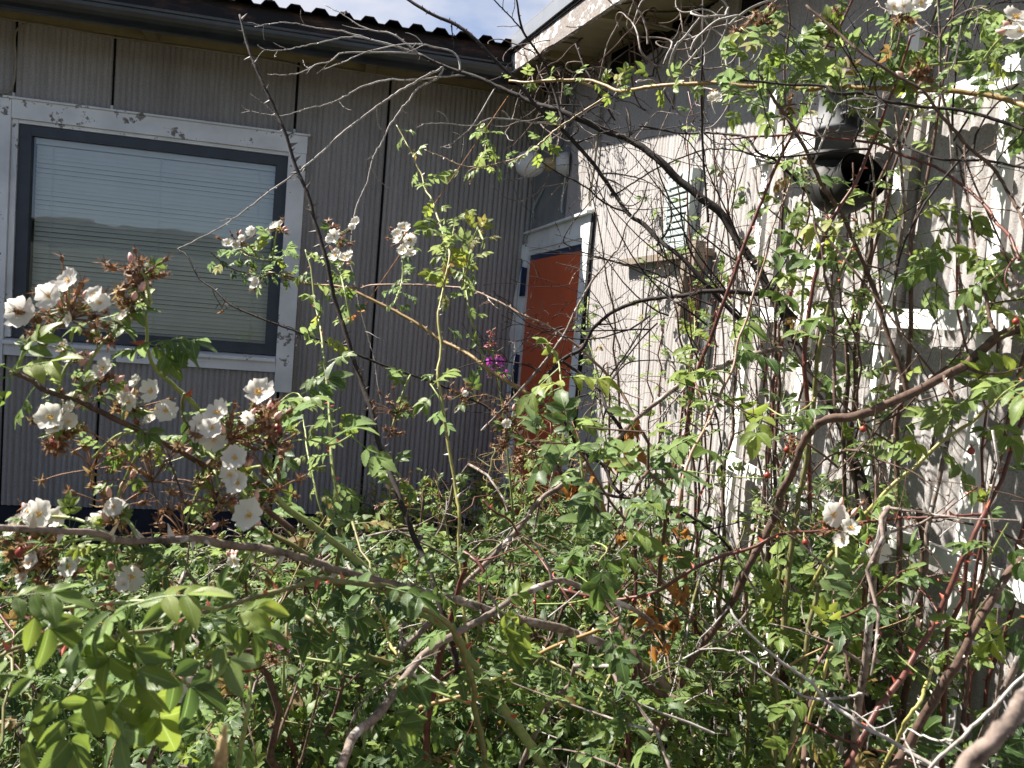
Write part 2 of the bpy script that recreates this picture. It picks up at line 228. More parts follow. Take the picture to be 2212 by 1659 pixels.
# ------------------------------------------------------------------ mesh builder
class MB:
    def __init__(s): s.V = []; s.Lp = []; s.S = []; s.Mi = []; s.T = []; s.UV = []; s.Sm = []; s.n = 0
    def add(s, V, loops, sizes, mi=0, tint=(0.3, 0, 0, 1), luv=None, smooth=True):
        V = np.asarray(V, float); k = len(V); loops = np.asarray(loops, np.int64); sizes = np.asarray(sizes, np.int64)
        s.V.append(V); s.Lp.append(loops+s.n); s.S.append(sizes)
        s.Mi.append(np.full(len(sizes), mi) if np.isscalar(mi) else np.asarray(mi))
        tt = np.asarray(tint, float); s.T.append(np.tile(tt, (k, 1)) if tt.ndim == 1 else tt)
        s.UV.append(np.zeros((k, 3)) if luv is None else luv); s.Sm.append(np.full(len(sizes), smooth)); s.n += k
    def box(s, x0, x1, y0, y1, z0, z1, mi=0):
        V = [(x, y, z) for x in (x0, x1) for y in (y0, y1) for z in (z0, z1)]
        F = [0, 1, 3, 2, 4, 6, 7, 5, 0, 4, 5, 1, 2, 3, 7, 6, 0, 2, 6, 4, 1, 5, 7, 3]
        s.add(V, F, [4]*6, mi, smooth=False)
    def prism(s, prof, axis, a0, a1, mi=0, smooth=False):
        """profile of (p,q) extruded along an axis; x: (y,z), y: (x,z), z: (x,y)"""
        k = len(prof); V = []
        for a in (a0, a1):
            for p, q in prof: V.append({'x': (a, p, q), 'y': (p, a, q), 'z': (p, q, a)}[axis])
        F = []; S = []
        for i in range(k): j = (i+1) % k; F += [i, j, k+j, k+i]; S.append(4)
        F += list(range(k)); S.append(k); F += list(range(2*k-1, k-1, -1)); S.append(k)
        s.add(V, F, S, mi, smooth=smooth)
    def tube(s, P, r, n=6, mi=0, lump=0., cap=True):
        P = np.asarray(P, float); m = len(P); r = np.broadcast_to(np.asarray(r, float), (m,))
        T = np.gradient(P, axis=0); T /= np.linalg.norm(T, axis=1)[:, None]+1e-12
        a = np.array([0, 0, 1.]) if abs(T[0][2]) < .9 else np.array([1., 0, 0])
        A = np.zeros_like(P); a = a-T[0]*(a@T[0]); a /= np.linalg.norm(a)
        for i in range(m):
            a = a-T[i]*(a@T[i]); a /= np.linalg.norm(a)+1e-12; A[i] = a
        B = np.cross(T, A); th = np.linspace(0, 2*math.pi, n, endpoint=False)
        rr = np.repeat(r[:, None], n, 1)
        if lump: q = nrs.randn(m+4, n); q = (q[:-4]+q[1:-3]+q[2:-2]+q[3:-1]+q[4:])/2.2; rr = rr*(1+lump*q)
        V = P[:, None]+rr[..., None]*(np.cos(th)[None, :, None]*A[:, None]+np.sin(th)[None, :, None]*B[:, None])
        V = V.reshape(-1, 3); i = np.arange(m-1)[:, None]*n; j = np.arange(n)[None]; j2 = (j+1) % n
        F = np.stack([i+j, i+j2, i+n+j2, i+n+j], -1).reshape(-1); S = np.full((m-1)*n, 4)
        if cap: F = np.concatenate([F, np.arange(n)[::-1], (m-1)*n+np.arange(n)]); S = np.concatenate([S, [n, n]])
        s.add(V, F, S, mi)
    def lathe(s, prof, c, axis=(0, 0, 1), n=20, mi=0):
        P = np.array([np.array(c)+np.array(axis)*h for h, r in prof], float)
        ax = np.array(axis, float); ax /= np.linalg.norm(ax); a = np.array([1., 0, 0]) if abs(ax[0]) < .8 else np.array([0, 1., 0])
        a -= ax*(a@ax); a /= np.linalg.norm(a); b = np.cross(ax, a); th = np.linspace(0, 2*math.pi, n, endpoint=False)
        V = np.array([P[k]+prof[k][1]*(math.cos(q)*a+math.sin(q)*b) for k in range(len(prof)) for q in th])
        m = len(prof); i = np.arange(m-1)[:, None]*n; j = np.arange(n)[None]; j2 = (j+1) % n
        F = np.stack([i+j, i+j2, i+n+j2, i+n+j], -1).reshape(-1)
        F = np.concatenate([F, np.arange(n)[::-1], (m-1)*n+np.arange(n)]); S = [4]*((m-1)*n)+[n, n]
        s.add(V, F, S, mi)
    def build(s, name, mats, parent=None):
        me = bpy.data.meshes.new(name)
        if s.n:
            V = np.concatenate(s.V); Lp = np.concatenate(s.Lp); S = np.concatenate(s.S)
            me.vertices.add(len(V)); me.vertices.foreach_set('co', V.astype(np.float32).ravel())
            me.loops.add(len(Lp)); me.loops.foreach_set('vertex_index', Lp.astype(np.int32))
            me.polygons.add(len(S)); st = np.concatenate([[0], np.cumsum(S)[:-1]])
            me.polygons.foreach_set('loop_start', st.astype(np.int32)); me.polygons.foreach_set('loop_total', S.astype(np.int32))
            me.polygons.foreach_set('material_index', np.concatenate(s.Mi).astype(np.int32))
            me.polygons.foreach_set('use_smooth', np.concatenate(s.Sm).astype(bool))
            a = me.attributes.new('tint', 'FLOAT_COLOR', 'POINT'); a.data.foreach_set('color', np.concatenate(s.T).astype(np.float32).ravel())
            a = me.attributes.new('luv', 'FLOAT_VECTOR', 'POINT'); a.data.foreach_set('vector', np.concatenate(s.UV).astype(np.float32).ravel())
            me.update(calc_edges=True)
        for m in (mats if isinstance(mats, (list, tuple)) else [mats]): me.materials.append(MT[m])
        o = bpy.data.objects.new(name, me); COL.objects.link(o)
        if parent is not None: o.parent = parent
        return o
def tag(o, label=None, cat=None, group=None, kind=None):
    if label: o['label'] = label
    if cat: o['category'] = cat
    if group: o['group'] = group
    if kind: o['kind'] = kind
    return o
def empty(name, label, cat, group=None, loc=(0, 0, 0)):
    o = bpy.data.objects.new(name, None); o.empty_display_size = .1; COL.objects.link(o); o.location = loc
    return tag(o, label, cat, group)

# ------------------------------------------------------------------ ground
b = MB(); n = 60; xs = np.concatenate([np.linspace(-80, -6, 8), np.linspace(-5, 3, 40), np.linspace(4, 80, 8)]); ys = np.concatenate([np.linspace(-80, -3, 8), np.linspace(-2, 5.4, 40), np.linspace(6, 80, 8)])
V = np.array([(x, y, -.02+.03*math.sin(x*3.1+y)*math.sin(y*2.3-x)) for x in xs for y in ys]); k = len(ys)
i = np.arange(len(xs)-1)[:, None]*k; j = np.arange(k-1)[None]
F = np.stack([i+j, i+k+j, i+k+j+1, i+j+1], -1).reshape(-1); b.add(V, F, [4]*(len(F)//4))
tag(b.build('ground', 'soil'), kind='structure')

# ------------------------------------------------------------------ the house
XW, YW = 1.2, 5.0
house = empty('house', 'grey ribbed house around an inner corner, with an orange door and a wide blinded window', 'house')
def ribbed(a0, a1, z0, z1, on, name='cladding_panel'):
    """a sheet with rounded vertical ribs; on='y': faces -Y at YW, on='x': faces -X at XW"""
    pitch_, prof = .030, [(0, 0), (.10, .0040), (.28, .0075), (.52, .0088), (.70, .0070), (.85, .0030), (.92, .0)]
    P = []; a = a0
    while a < a1-1e-4:
        w_ = pitch_*(1+.10*math.sin(a*57)); 
        for u, d in prof:
            q = a+u*w_
            if q < a1: P.append((q, d*(1+.25*math.sin(a*91))*(1 if on == 'y' else .42)))
        a += w_
    P.append((a1, 0)); P = np.array(P); m = len(P); V = []
    for z in (z0, z1):
        for q, d in P: V.append((q, YW-.012-d, z) if on == 'y' else (XW-.012-d, q, z))
    nb = len(V)
    for z in (z0, z1):
        for q in (a0, a1): V.append((q, YW, z) if on == 'y' else (XW, q, z))
    i = np.arange(m-1); F = np.stack([i, i+1, m+i+1, m+i], -1).reshape(-1).tolist()
    F += [0, m, nb+2, nb]+[m-1, nb+1, nb+3, 2*m-1]
    mb = MB(); mb.add(V, F, [4]*((m-1)+2), 0, smooth=True)
    o = mb.build(name, 'clad', house); return o
# backing walls and the closed volume behind
b = MB()
b.box(-7, -1.66, YW+.002, YW+.2, -.1, 3.0); b.box(-.25, 1.36, YW+.002, YW+.2, -.1, 3.0); b.box(-1.66, -.25, YW+.002, YW+.2, 2.42, 3.0); b.box(-1.66, -.25, YW+.002, YW+.2, -.1, 1.25)
b.prism([(YW+.2, -.1), (-4, -.1), (-4, 1.85), (YW+.2, 3.0)], 'x', XW+.002, XW+.16)
b.build('backing_wall', 'black', house)
b = MB(); b.box(-7, 5, 9, 9.2, 0, 3.4); b.box(-7.2, -7, 5, 9.2, 0, 3.4); b.box(5, 5.2, -4, 9.2, 0, 3); b.box(1.36, 5, -4.2, -4, 0, 2.2); b.box(-1.9, 0, 6.0, 6.05, 0, 2.9)
b.build('rear_wall', 'flat', house)
g = .007
xj = [-6.5, -5.54, -4.58, -3.62, -2.66, -1.68, -1.2, -.24, .28, XW]
for x0, x1 in zip(xj[:-1], xj[1:]):
    a0, a1 = x0+g, (x1-g if x1 < XW else XW-.002)
    if x0 >= -1.7 and x1 <= -.2:
        ribbed(a0, a1, 2.527, 2.985, 'y'); ribbed(a0, a1, .34, 1.168, 'y')
    else: ribbed(a0, a1, .34, 2.985, 'y')
rake = lambda y: 2.914+.129*(y-4.555)
yj = [-3.6, -2.6, -1.4, -.4, .6, 1.541, 2.46, 3.735]
for y0, y1 in zip(yj[:-1], yj[1:]): 
    ribbed(y0+g, y1-g, .25, rake(y0)+.045, 'x')
ribbed(3.742, 4.235, 2.135, 2.86, 'x')
b = MB(); b.box(XW-.014, XW, 4.25, 4.985, 2.135, 2.93); b.build('smooth_panel', 'flat', house)
b = MB(); b.box(-6.5, XW, YW-.035, YW-.001, -.05, .334); b.box(XW-.035, XW-.001, -3.5, 3.8, -.05, .245); b.build('plinth', 'plinth', house)
# paint daubed over the ribs beside the casing
b = MB()
pts = [(1.175, 2.06), (1.14, 2.05), (1.135, 1.97), (1.155, 1.95), (1.14, 1.87), (1.115, 1.72), (1.12, 1.60), (1.105, 1.5), (1.13, 1.40), (1.11, 1.28), (1.125, 1.1), (1.12, .9), (1.14, .6), (1.175, .4)]
b.prism([(x, z) for x, z in pts], 'y', YW-.0225, YW-.0195); b.build('paint_smear', 'doorcase', house)
# small white drip clips at the foot of the joints above the window
for x in (-1.68, -1.2, -.24): b = MB(); b.box(x-.006, x+.006, YW-.022, YW-.004, 2.528, 2.562); b.build('joint_clip', 'trellis', house)

# window: casing > frame, glass, blind
b = MB()
b.box(-1.85, -1.682, YW-.045, YW+.02, 1.12, 2.525)
b.box(-1.680, -.163, YW-.042, YW+.02, 2.428, 2.526)
b.box(-1.72, -.15, YW-.056, YW-.02, 2.5265, 2.537)
b.box(-.262, -.165, YW-.044, YW+.02, 1.06, 2.426)
b.box(-1.680, -.264, YW-.040, YW+.02, 1.172, 1.232)
b.prism([(YW-.062, 1.2335), (YW+.03, 1.2335), (YW+.03, 1.268), (YW-.062, 1.252)], 'x', -1.680, -.264)
b.box(-1.680, -1.652, YW-.026, YW+.05, 1.27, 2.427)
b.box(-1.651, -.264, YW-.024, YW+.05, 2.408, 2.427)
b.box(-.2635, -.2621, YW-.024, YW+.05, 1.27, 2.407)
win = b.build('window', 'white_peel', house)
b = MB()
b.box(-1.6505, -1.590, YW-.012, YW+.045, 1.270, 2.406); b.box(-.330, -.2645, YW-.012, YW+.045, 1.270, 2.406)
b.box(-1.5895, -.3305, YW-.012, YW+.045, 2.352, 2.406); b.box(-1.5895, -.3305, YW-.012, YW+.045, 1.270, 1.322)
b.box(-1.5890, -.3310, YW-.004, YW+.02, 1.3225, 1.330); b.box(-.335, -.325, YW-.022, YW-.011, 1.70, 1.76)
b.build('window_frame', 'slate', win)
b = MB(); b.add([(-1.592, YW+.012, 1.318), (-.328, YW+.012, 1.318), (-.328, YW+.012, 2.356), (-1.592, YW+.012, 2.356)], [0, 1, 2, 3], [4], smooth=False)
b.build('glass', 'glass', win)
b = MB(); z = 2.318; pr = .0245
b.box(-1.585, -.335, YW+.05, YW+.085, 2.322, 2.352)
while z > 1.325:
    sag = .002*math.sin(z*37); P = []
    V = []; 
    for q in range(5):
        s_ = q/4; y = YW+.058+.010*s_+.002*math.sin(s_*math.pi); zz = z-.0218*s_+sag
        V += [(-1.584, y, zz), (-.336, y, zz+.004*math.sin(z*11))]
    F = []
    for q in range(4): F += [2*q, 2*q+1, 2*q+3, 2*q+2]
    b.add(V, F, [4]*4); z -= pr
for x in (-1.50, -.95, -.42): b.tube([(x, YW+.054, 2.33), (x, YW+.054, 1.33)], .0016, 4)
b.build('blind', 'blind', win)

# door: leaf > hinges, rail ; casing
dc = MB()
dc.box(XW-.03, XW+.01, 3.735, 3.838, .18, 2.128)
dc.box(XW-.028, XW+.01, 3.8385, 4.998, 2.012, 2.112)
dc.prism([(XW-.058, 2.1125), (XW+.0, 2.1125), (XW+.0, 2.136), (XW-.058, 2.124)], 'y', 3.722, 4.999)
dc.box(XW-.020, XW+.0, 3.8386, 4.934, 1.985, 2.0115)
dc.box(XW-.028, XW+.01, 4.935, 4.9975, .18, 2.0115)
dc.build('door_casing', 'doorcase', house)
b = MB(); b.box(XW-.012, XW+.001, 3.8395, 4.933, .22, 1.955); door = b.build('door', 'orange', house)
b = MB(); b.box(XW-.014, XW+.001, 3.8395, 4.933, 1.9555, 1.984); b.build('door_rail', 'blue', door)
for zz, hh in ((1.74, .17), (1.12, .26)):
    b = MB(); b.box(XW-.046, XW-.0285, 4.93, 4.975, zz, zz+hh); b.tube([(XW-.05, 4.95, zz-.004), (XW-.05, 4.95, zz+hh+.004)], .009, 10); b.build('hinge', 'blue', door)
b = MB(); b.box(XW-.018, XW-.0125, 3.90, 3.94, 1.02, 1.16); b.tube([(XW-.014, 3.92, 1.1), (XW-.035, 3.92, 1.1), (XW-.04, 4.01, 1.1)], .007, 8); b.build('handle', 'pipe', door)
b = MB(); b.box(XW-.028, XW-.004, 3.705, 3.7345, .25, 2.118); b.build('shadow_gap', 'black', house)
b = MB(); b.box(XW-.25, XW+.06, 3.75, 4.99, .0, .178); b.build('doorstep', 'soil', house)

# left roof: soffit, gutter, trim, corrugated sheet
b = MB(); b.box(-7, XW-.30, 4.54, YW-.001, 2.987, 3.0); b.box(-7, XW-.3, YW-.03, YW-.0225, 2.93, 2.9865); b.build('soffit', 'beige', house)
for x in (-1.0, .16): b = MB(); b.box(x-.03, x+.03, 4.62, YW-.0305, 2.925, 2.9865); b.build('rafter_end', 'beige', house)
b = MB(); th = np.linspace(math.pi, 2*math.pi, 13)
pr_ = [(4.475+.078*math.cos(t), 2.918+.078*math.sin(t)) for t in th]+[(4.475+.072*math.cos(t), 2.920+.072*math.sin(t)) for t in th[::-1]]
b.prism(pr_, 'x', -7, .872, smooth=False); b.tube([(-7, 4.397, 2.922), (.872, 4.397, 2.922)], .009, 8)
b.box(-7, .875, 4.555, 4.575, 2.90, 3.02)
gut = b.build('gutter', 'gutter', house)
b = MB(); b.box(-7, .9, 4.475, 4.485, 2.935, 3.034); b.build('eave_trim', 'rust', house)
b = MB(); P = []; x = -7.0
while x < .93:
    P += [(x, 0), (x+.022, .027), (x+.066, .027), (x+.090, 0)]; x += .122
P = np.array(P); m = len(P); y0r, y1r = 4.43, 9.3; sl_ = math.tan(R(4))
V = [(q, y0r, 3.037+d) for q, d in P]+[(q, y1r, 3.037+d+(y1r-y0r)*sl_) for q, d in P]+[(q, y0r, 3.036+d-.004) for q, d in P]
i = np.arange(m-1); F = np.concatenate([np.stack([i, i+1, m+i+1, m+i], -1).reshape(-1), np.stack([2*m+i, 2*m+i+1, i+1, i], -1).reshape(-1)])
b.add(V, F, [4]*(2*(m-1)), smooth=False)
V = [(-7, y0r+.01, 3.030), (5, y0r+.01, 3.030), (5, y1r, 3.03+(y1r-y0r)*sl_), (-7, y1r, 3.03+(y1r-y0r)*sl_)]; b.add(V, [0, 1, 2, 3], [4], smooth=False)
for k_ in range(0, 60, 3): b.lathe([(0, .010), (.006, .009), (.010, .001)], (-7+.045+.122*k_, 4.46, 3.071), n=8)
b.build('roof', 'roof', house)

# right roof rake: fascia board, felt, flashing, soffit, sheet
def rakebox(mb, x0, x1, dz0, dz1, ya=-4.2, yb=4.62):
    V = [(x, y, rake(y)+d) for x in (x0, x1) for y in (ya, yb) for d in (dz0, dz1)]
    mb.add(V, [0, 1, 3, 2, 4, 6, 7, 5, 0, 4, 5, 1, 2, 3, 7, 6, 0, 2, 6, 4, 1, 5, 7, 3], [4]*6, smooth=False)
b = MB(); rakebox(b, .88, .90, 0, .098); b.build('fascia', 'fascia', house)
b = MB(); rakebox(b, .872, .91, .0985, .108); rakebox(b, .9005, 1.35, .07, .1, yb=5.2); b.build('roofing_felt', 'black', house)
b = MB(); rakebox(b, .862, .871, .112, .178, yb=4.66); rakebox(b, .862, 5.3, .179, .186, yb=4.66); rakebox(b, .93, 5.3, .1085, .112); b.build('flashing', 'flash', house)
b = MB(); rakebox(b, .901, XW-.002, .035, .05, yb=5.0)
for y in (3.9, 3.0, 2.1, 1.2): rakebox(b, .9015, XW-.02, .0, .034, y-.02, y+.02)
b.build('soffit', 'beige', house)
b = MB(); rakebox(b, .90, XW+.2, .05, .10, 4.5, 5.3); b.box(.88, 1.36, 4.63, 5.2, 3.01, 3.028); b.build('valley_board', 'black', house)

# cables on the wall
def tubething(name, paths, r, m, parent=None, n=6):
    b = MB()
    for P in paths: b.tube(smooth(P, 5), r, n)
    return b.build(name, m, parent)
def smooth(P, k=6):
    P = np.asarray(P, float)
    if len(P) < 3: return np.array([P[0]+(P[-1]-P[0])*t for t in np.linspace(0, 1, k+1)])
    Q = np.vstack([2*P[0]-P[1], P, 2*P[-1]-P[-2]]); o = []
    for i in range(1, len(Q)-2):
        for t in np.arange(k)/k:
            a, b_, c, d = Q[i-1], Q[i], Q[i+1], Q[i+2]
            o.append(.5*((2*b_)+(c-a)*t+(2*a-5*b_+4*c-d)*t*t+(3*b_-a-3*c+d)*t**3))
    o.append(Q[-2]); return np.array(o)
yc = YW-.034
tubething('wall_cable', [[(-3, yc, 2.925), (-1.66, yc, 2.93), (-1.2, yc, 2.918), (-.7, yc, 2.922), (-.28, yc, 2.915), (-.2, yc-.01, 2.885), (-.14, yc-.01, 2.92), (.4, yc, 2.925), (1.15, yc, 2.92)],
    [(-1.60, yc-.01, 2.93), (-1.672, yc-.012, 2.87), (-1.668, yc-.01, 2.72), (-1.676, yc-.01, 2.60), (-1.72, yc-.01, 2.55), (-1.9, yc, 2.545)]], .0055, 'cable', house)
tubething('wall_cable', [[(XW-.03, 3.742, 2.84), (XW-.03, 3.745, 2.5), (XW-.032, 3.75, 2.3), (XW-.034, 3.78, 2.2), (XW-.03, 3.765, 2.15)]], .006, 'cable', house)

# vent cover: a louvred panel
vent = empty('wall_vent', 'pale louvred metal vent cover on the sunlit wall above the small wooden bracket', 'vent')
b = MB(); y0, y1, z0, z1 = 2.60, 2.80, 1.885, 2.145; xf = XW-.05
b.box(xf, XW-.018, y0, y1, z1-.045, z1); b.box(xf, XW-.018, y0, y1, z0, z0+.02); b.box(xf, XW-.018, y0, y0+.018, z0+.0205, z1-.0455); b.box(xf, XW-.018, y1-.018, y1, z0+.0205, z1-.0455)
b.build('frame', 'ventmetal', vent)
b = MB(); b.box(XW-.026, XW-.02, y0+.02, y1-.02, z0+.022, z1-.047); b.build('backing', 'black', vent)
for k_ in range(8):
    zz = z0+.024+k_*.0238; b = MB(); b.prism([(xf+.001, zz), (xf+.004, zz-.002), (XW-.027, zz+.014), (XW-.027, zz+.017), (xf+.001, zz+.0155)], 'y', y0+.019, y1-.019); b.build('louvre', 'ventmetal', vent)
# bracket of weathered wood
br = empty('wooden_bracket', 'weathered wooden bracket board with a broken upright, fixed below the louvred vent', 'bracket')
b = MB(); b.box(XW-.055, XW-.02, 2.44, 3.22, 1.848, 1.872); b.build('shelf_board', 'wood', br)
b = MB(); b.box(XW-.09, XW-.056, 2.43, 2.475, 1.78, 1.89); b.build('end_block', 'wood', br)
b = MB(); b.box(XW-.06, XW-.021, 2.505, 2.575, 1.60, 1.8415); b.box(XW-.085, XW-.061, 2.51, 2.54, 1.64, 1.8415); b.build('upright', 'wood', br)
b = MB(); b.box(XW-.03, XW-.019, 2.40, 2.435, 1.50, 1.84); b.build('back_strip', 'pipe', br)

# lamp over the door
lamp = empty('wall_lamp', 'white globe wall lamp with a yellowed socket above the orange door', 'lamp')
ax = np.array([-1., .35, -.06]); ax /= np.linalg.norm(ax); c0 = np.array([XW-.015, 4.235, 2.42])
b = MB(); b.lathe([(0, .062), (.02, .064), (.055, .056), (.07, .040)], c0, ax, 24); b.build('base', 'opal', lamp)
b = MB(); b.lathe([(.071, .034), (.085, .036), (.115, .036), (.13, .03)], c0, ax, 20); b.build('socket', 'brass', lamp)
b = MB(); b.lathe([(.131, .028), (.15, .050), (.18, .066), (.215, .070), (.25, .062), (.275, .042), (.285, .012)], c0, ax, 28); b.build('globe', 'opal', lamp)
b = MB(); b.tube(smooth([c0+[-.02, -.02, -.05], (XW-.03, 4.25, 2.3), (XW-.03, 4.26, 2.2), (XW-.03, 4.24, 2.17)]),  .006, 8); b.build('lead', 'ventmetal', lamp)
b = MB(); b.tube(smooth([(XW-.02, 4.72, 2.36), (XW-.03, 4.86, 2.28), (XW-.03, 4.92, 2.2)]), .006, 8); b.build('lead', 'ventmetal', lamp)

# exhaust pipe with black elbow
cow = empty('exhaust_pipe', 'grey exhaust pipe ending in a black open elbow, clamped to the wall among the canes', 'pipe')
px_, py_ = 1.07, 1.675
b = MB(); b.lathe([(0, .042), (.06, .042), (.061, .046), (.072, .046), (.073, .042), (.14, .042), (.143, .046), (.155, .046), (.156, .040), (.18, .036), (.195, .018)], (px_, py_, 2.005), (0, 0, 1), 24); b.build('pipe', 'pipe', cow)
b = MB(); P = smooth([(px_, py_, 2.01), (px_, py_, 1.972), (px_-.008, py_-.028, 1.938), (px_-.012, py_-.085, 1.932), (px_-.012, py_-.135, 1.955)], 6); b.tube(P, np.linspace(.048, .053, len(P)), 28, cap=False)
b.tube(P, np.linspace(.045, .049, len(P)), 28, cap=False); b.lathe([(0, .054), (.012, .056), (.02, .054)], (px_, py_, 2.0), (0, 0, 1), 28); b.build('elbow', 'cowl', cow)
b = MB(); b.prism([(px_-.02, 2.055), (px_+.06, 2.055), (px_+.06, 2.11), (px_-.02, 2.10)], 'y', py_-.17, py_-.165); b.box(px_-.02, px_+.06, py_-.1649, py_-.04, 2.095, 2.099); b.box(px_, XW-.02, py_-.01, py_+.01, 2.12, 2.15); b.build('clamp', 'pipe', cow)

# trellis
tre = empty('trellis', 'white painted wooden trellis fixed to the right hand wall behind the climbing roses', 'trellis')
xt = 1.135
for y in (2.10, 1.815, 1.53, 1.25, .97, .69):
    t_ = {2.10: 2.27, 1.53: 2.26}.get(y, 2.13); b = MB()
    lean = {1.25: .05, 1.53: .02, 2.10: -.03}.get(y, 0)
    V = [(x, y+s*.017-lean*(1.6-z)*.6, z) for x in (xt, xt+.012) for s in (-1, 1) for z in (.1, t_)]
    b.add(V, [0, 1, 3, 2, 4, 6, 7, 5, 0, 4, 5, 1, 2, 3, 7, 6, 0, 2, 6, 4, 1, 5, 7, 3], [4]*6, smooth=False); b.build('upright', 'trellis', tre)
for z, ya, yb, sg in ((2.09, .5, 2.16, 0), (1.665, .5, 2.16, 0), (1.25, .5, 2.14, .02), (.83, .5, 2.16, 0), (.42, .5, 2.16, 0)):
    P = smooth([(xt-.014, ya, z), (xt-.014, (ya+yb)/2, z-sg), (xt-.014, yb, z)], 8); V = []
    for p in P:
        for dx, dz in ((0, -.019), (.013, -.019), (.013, .019), (0, .019)): V.append((p[0]+dx, p[1], p[2]+dz))
    F = []; m = len(P)
    for i in range(m-1):
        for j in range(4): F += [4*i+j, 4*i+(j+1) % 4, 4*i+4+(j+1) % 4, 4*i+4+j]
    F += [0, 1, 2, 3, 4*m-1, 4*m-2, 4*m-3, 4*m-4]; b = MB(); b.add(V, F, [4]*(len(F)//4), smooth=False); b.build('crossbar', 'trellis', tre)

# blue bin by the door foot
bn = empty('blue_bin', 'dark blue bin half hidden in the undergrowth at the foot of the door', 'bin')
b = MB(); b.prism([(.62, 3.55), (1.0, 3.55), (1.0, 3.9), (.62, 3.9)], 'z', .02, .46); b.build('body', 'blue', bn)
b = MB(); b.prism([(.60, 3.53), (1.02, 3.53), (1.02, 3.92), (.60, 3.92)], 'z', .461, .50); b.build('lid', 'blue', bn)

# the building behind the photographer, seen only in the window pane
ob = empty('outbuilding', 'long low grey green building mirrored in the window pane', 'building')
b = MB(); b.box(-12, 5.2, -8.2, -4.9, 0, 2.50); b.build('wall', 'outwall', ob)
b = MB(); b.prism([(-8.5, 2.51), (-4.7, 2.51), (-4.7, 2.57), (-8.5, 2.75)], 'x', -12.3, 5.4); b.build('roof', 'roof', ob)

# ================================================================== plants
def ray(x, y): return FW+RT*(x-CX)/FPX-UP*(y-CY)/FPX
def at(x, y, d, lim=1.10):
    """point of the place d metres ahead seen at (x, y); kept in front of the two walls"""
    v = ray(x, y)
    if v[0] > 0: d = min(d, lim/v[0])
    if v[1] > 0: d = min(d, 4.9/v[1])
    return EYE+v*d
def unit(v): v = np.asarray(v, float); return v/(np.linalg.norm(v)+1e-9)

# ---- leaf templates (unit length, along +Y, normal +Z)
def leaflet(m, cols, L_, W_, curl, fold, tooth, wav):
    us = np.linspace(-1, 1, cols); rows = []; luv = []
    for i in range(m+1):
        t = i/m; wd = W_*math.sin(math.pi*min(1, t**.82))**.75 if 0 < t < 1 else 0
        sh = (tooth if i % 2 else -tooth*.4)
        for u in us:
            e = abs(u); ww = wd*(1+(sh if e > .99 else 0)); dy = (L_*.02 if (i % 2 and e > .99) else 0)
            z = fold*e**1.2*wd-curl*L_*t*t+wav*math.sin(t*9+u*2)*wd*.3*e
            rows.append((u*ww, t*L_+dy, z)); luv.append((u, t, 0))
    V = np.array(rows); i = np.arange(m)[:, None]*cols; j = np.arange(cols-1)[None]
    F = np.stack([i+j, i+j+1, i+cols+j+1, i+cols+j], -1).reshape(-1)
    return V, F, np.array(luv)
def rotz(V, a): c, s = math.cos(a), math.sin(a); return V@np.array([[c, s, 0], [-s, c, 0], [0, 0, 1]])
def rotx(V, a): c, s = math.cos(a), math.sin(a); return V@np.array([[1, 0, 0], [0, c, s], [0, -s, c]])
def roty(V, a): c, s = math.cos(a), math.sin(a); return V@np.array([[c, 0, -s], [0, 1, 0], [s, 0, c]])
def compound(seed, m, cols, pairs, big=1.):
    r = random.Random(seed); Vs = []; Fs = []; Ss = []; Ls = []; Rd = []; n = 0; droop = r.uniform(.05, .30)
    def rc(t): return np.array([.03*math.sin(t*3+seed), t*.62, -droop*t*t*.5])
    items = [(1.0, 0, 1.12)]+[(.98-.30*k-.03, s, 1.0-.14*k) for k in range(pairs) for s in (-1, 1)]
    for t, s, sc in items:
        L_ = .40*sc*big*r.uniform(.9, 1.08); W_ = L_*r.uniform(.225, .28)
        V, F, uv = leaflet(m, cols, L_, W_, r.uniform(.05, .35), r.uniform(.15, .6), .16 if m < 10 else (.12 if m < 20 else .085), r.uniform(0, .5))
        V = roty(V, r.uniform(-.4, .4)); V = rotx(V, r.uniform(-.45, .15)-droop); V = rotz(V, -s*r.uniform(.85, 1.25)+r.uniform(-.12, .12)); V = V+rc(t)
        Vs.append(V); Fs.append(F+n); Ss += [4]*(len(F)//4); Ls.append(uv); Rd.append(np.full(len(V), r.random())); n += len(V)
    b = MB(); b.tube([rc(t) for t in np.linspace(0, 1.03, 5)], np.linspace(.012, .006, 5)*1.1, 3, cap=False)
    V = b.V[0]; F = b.Lp[0]; Vs.append(V); Fs.append(F+n); Ss += b.S[0].tolist(); Ls.append(np.tile([.0, .5, 0], (len(V), 1))); Rd.append(np.full(len(V), .8))
    return np.concatenate(Vs), np.concatenate(Fs), np.array(Ss), np.concatenate(Ls), np.concatenate(Rd)
TL = [compound(k, 6, 3, 3 if k % 3 else 2) for k in range(9)]             # light: for the thicket
TM = [compound(40+k, 12, 3, 3 if k % 3 else 2) for k in range(9)]         # medium
TH = [compound(80+k, 38, 5, 2+(k % 2), 1.05) for k in range(7)]           # close to the lens
def put_leaf(b, T, pos, d, nrm, size, hue, red=0., spot=.3):
    V, F, S, uv, rd = T; d = unit(d); q_ = rnd.random()
    if q_ < .04 and size < .068: red = max(red, .8); hue = .7
    elif q_ < .17: hue = hue+.35
    nrm = np.asarray(nrm, float); nrm = unit(nrm-d*(nrm@d)); x = np.cross(d, nrm)
    W = (V*size)@np.array([x, d, nrm])+pos
    tt = np.empty((len(V), 4)); tt[:, 0] = np.clip(hue+(rd-.5)*.22, 0, 1); tt[:, 1] = spot; tt[:, 2] = red; tt[:, 3] = 1
    b.add(W, F, S, 0, tt, uv)
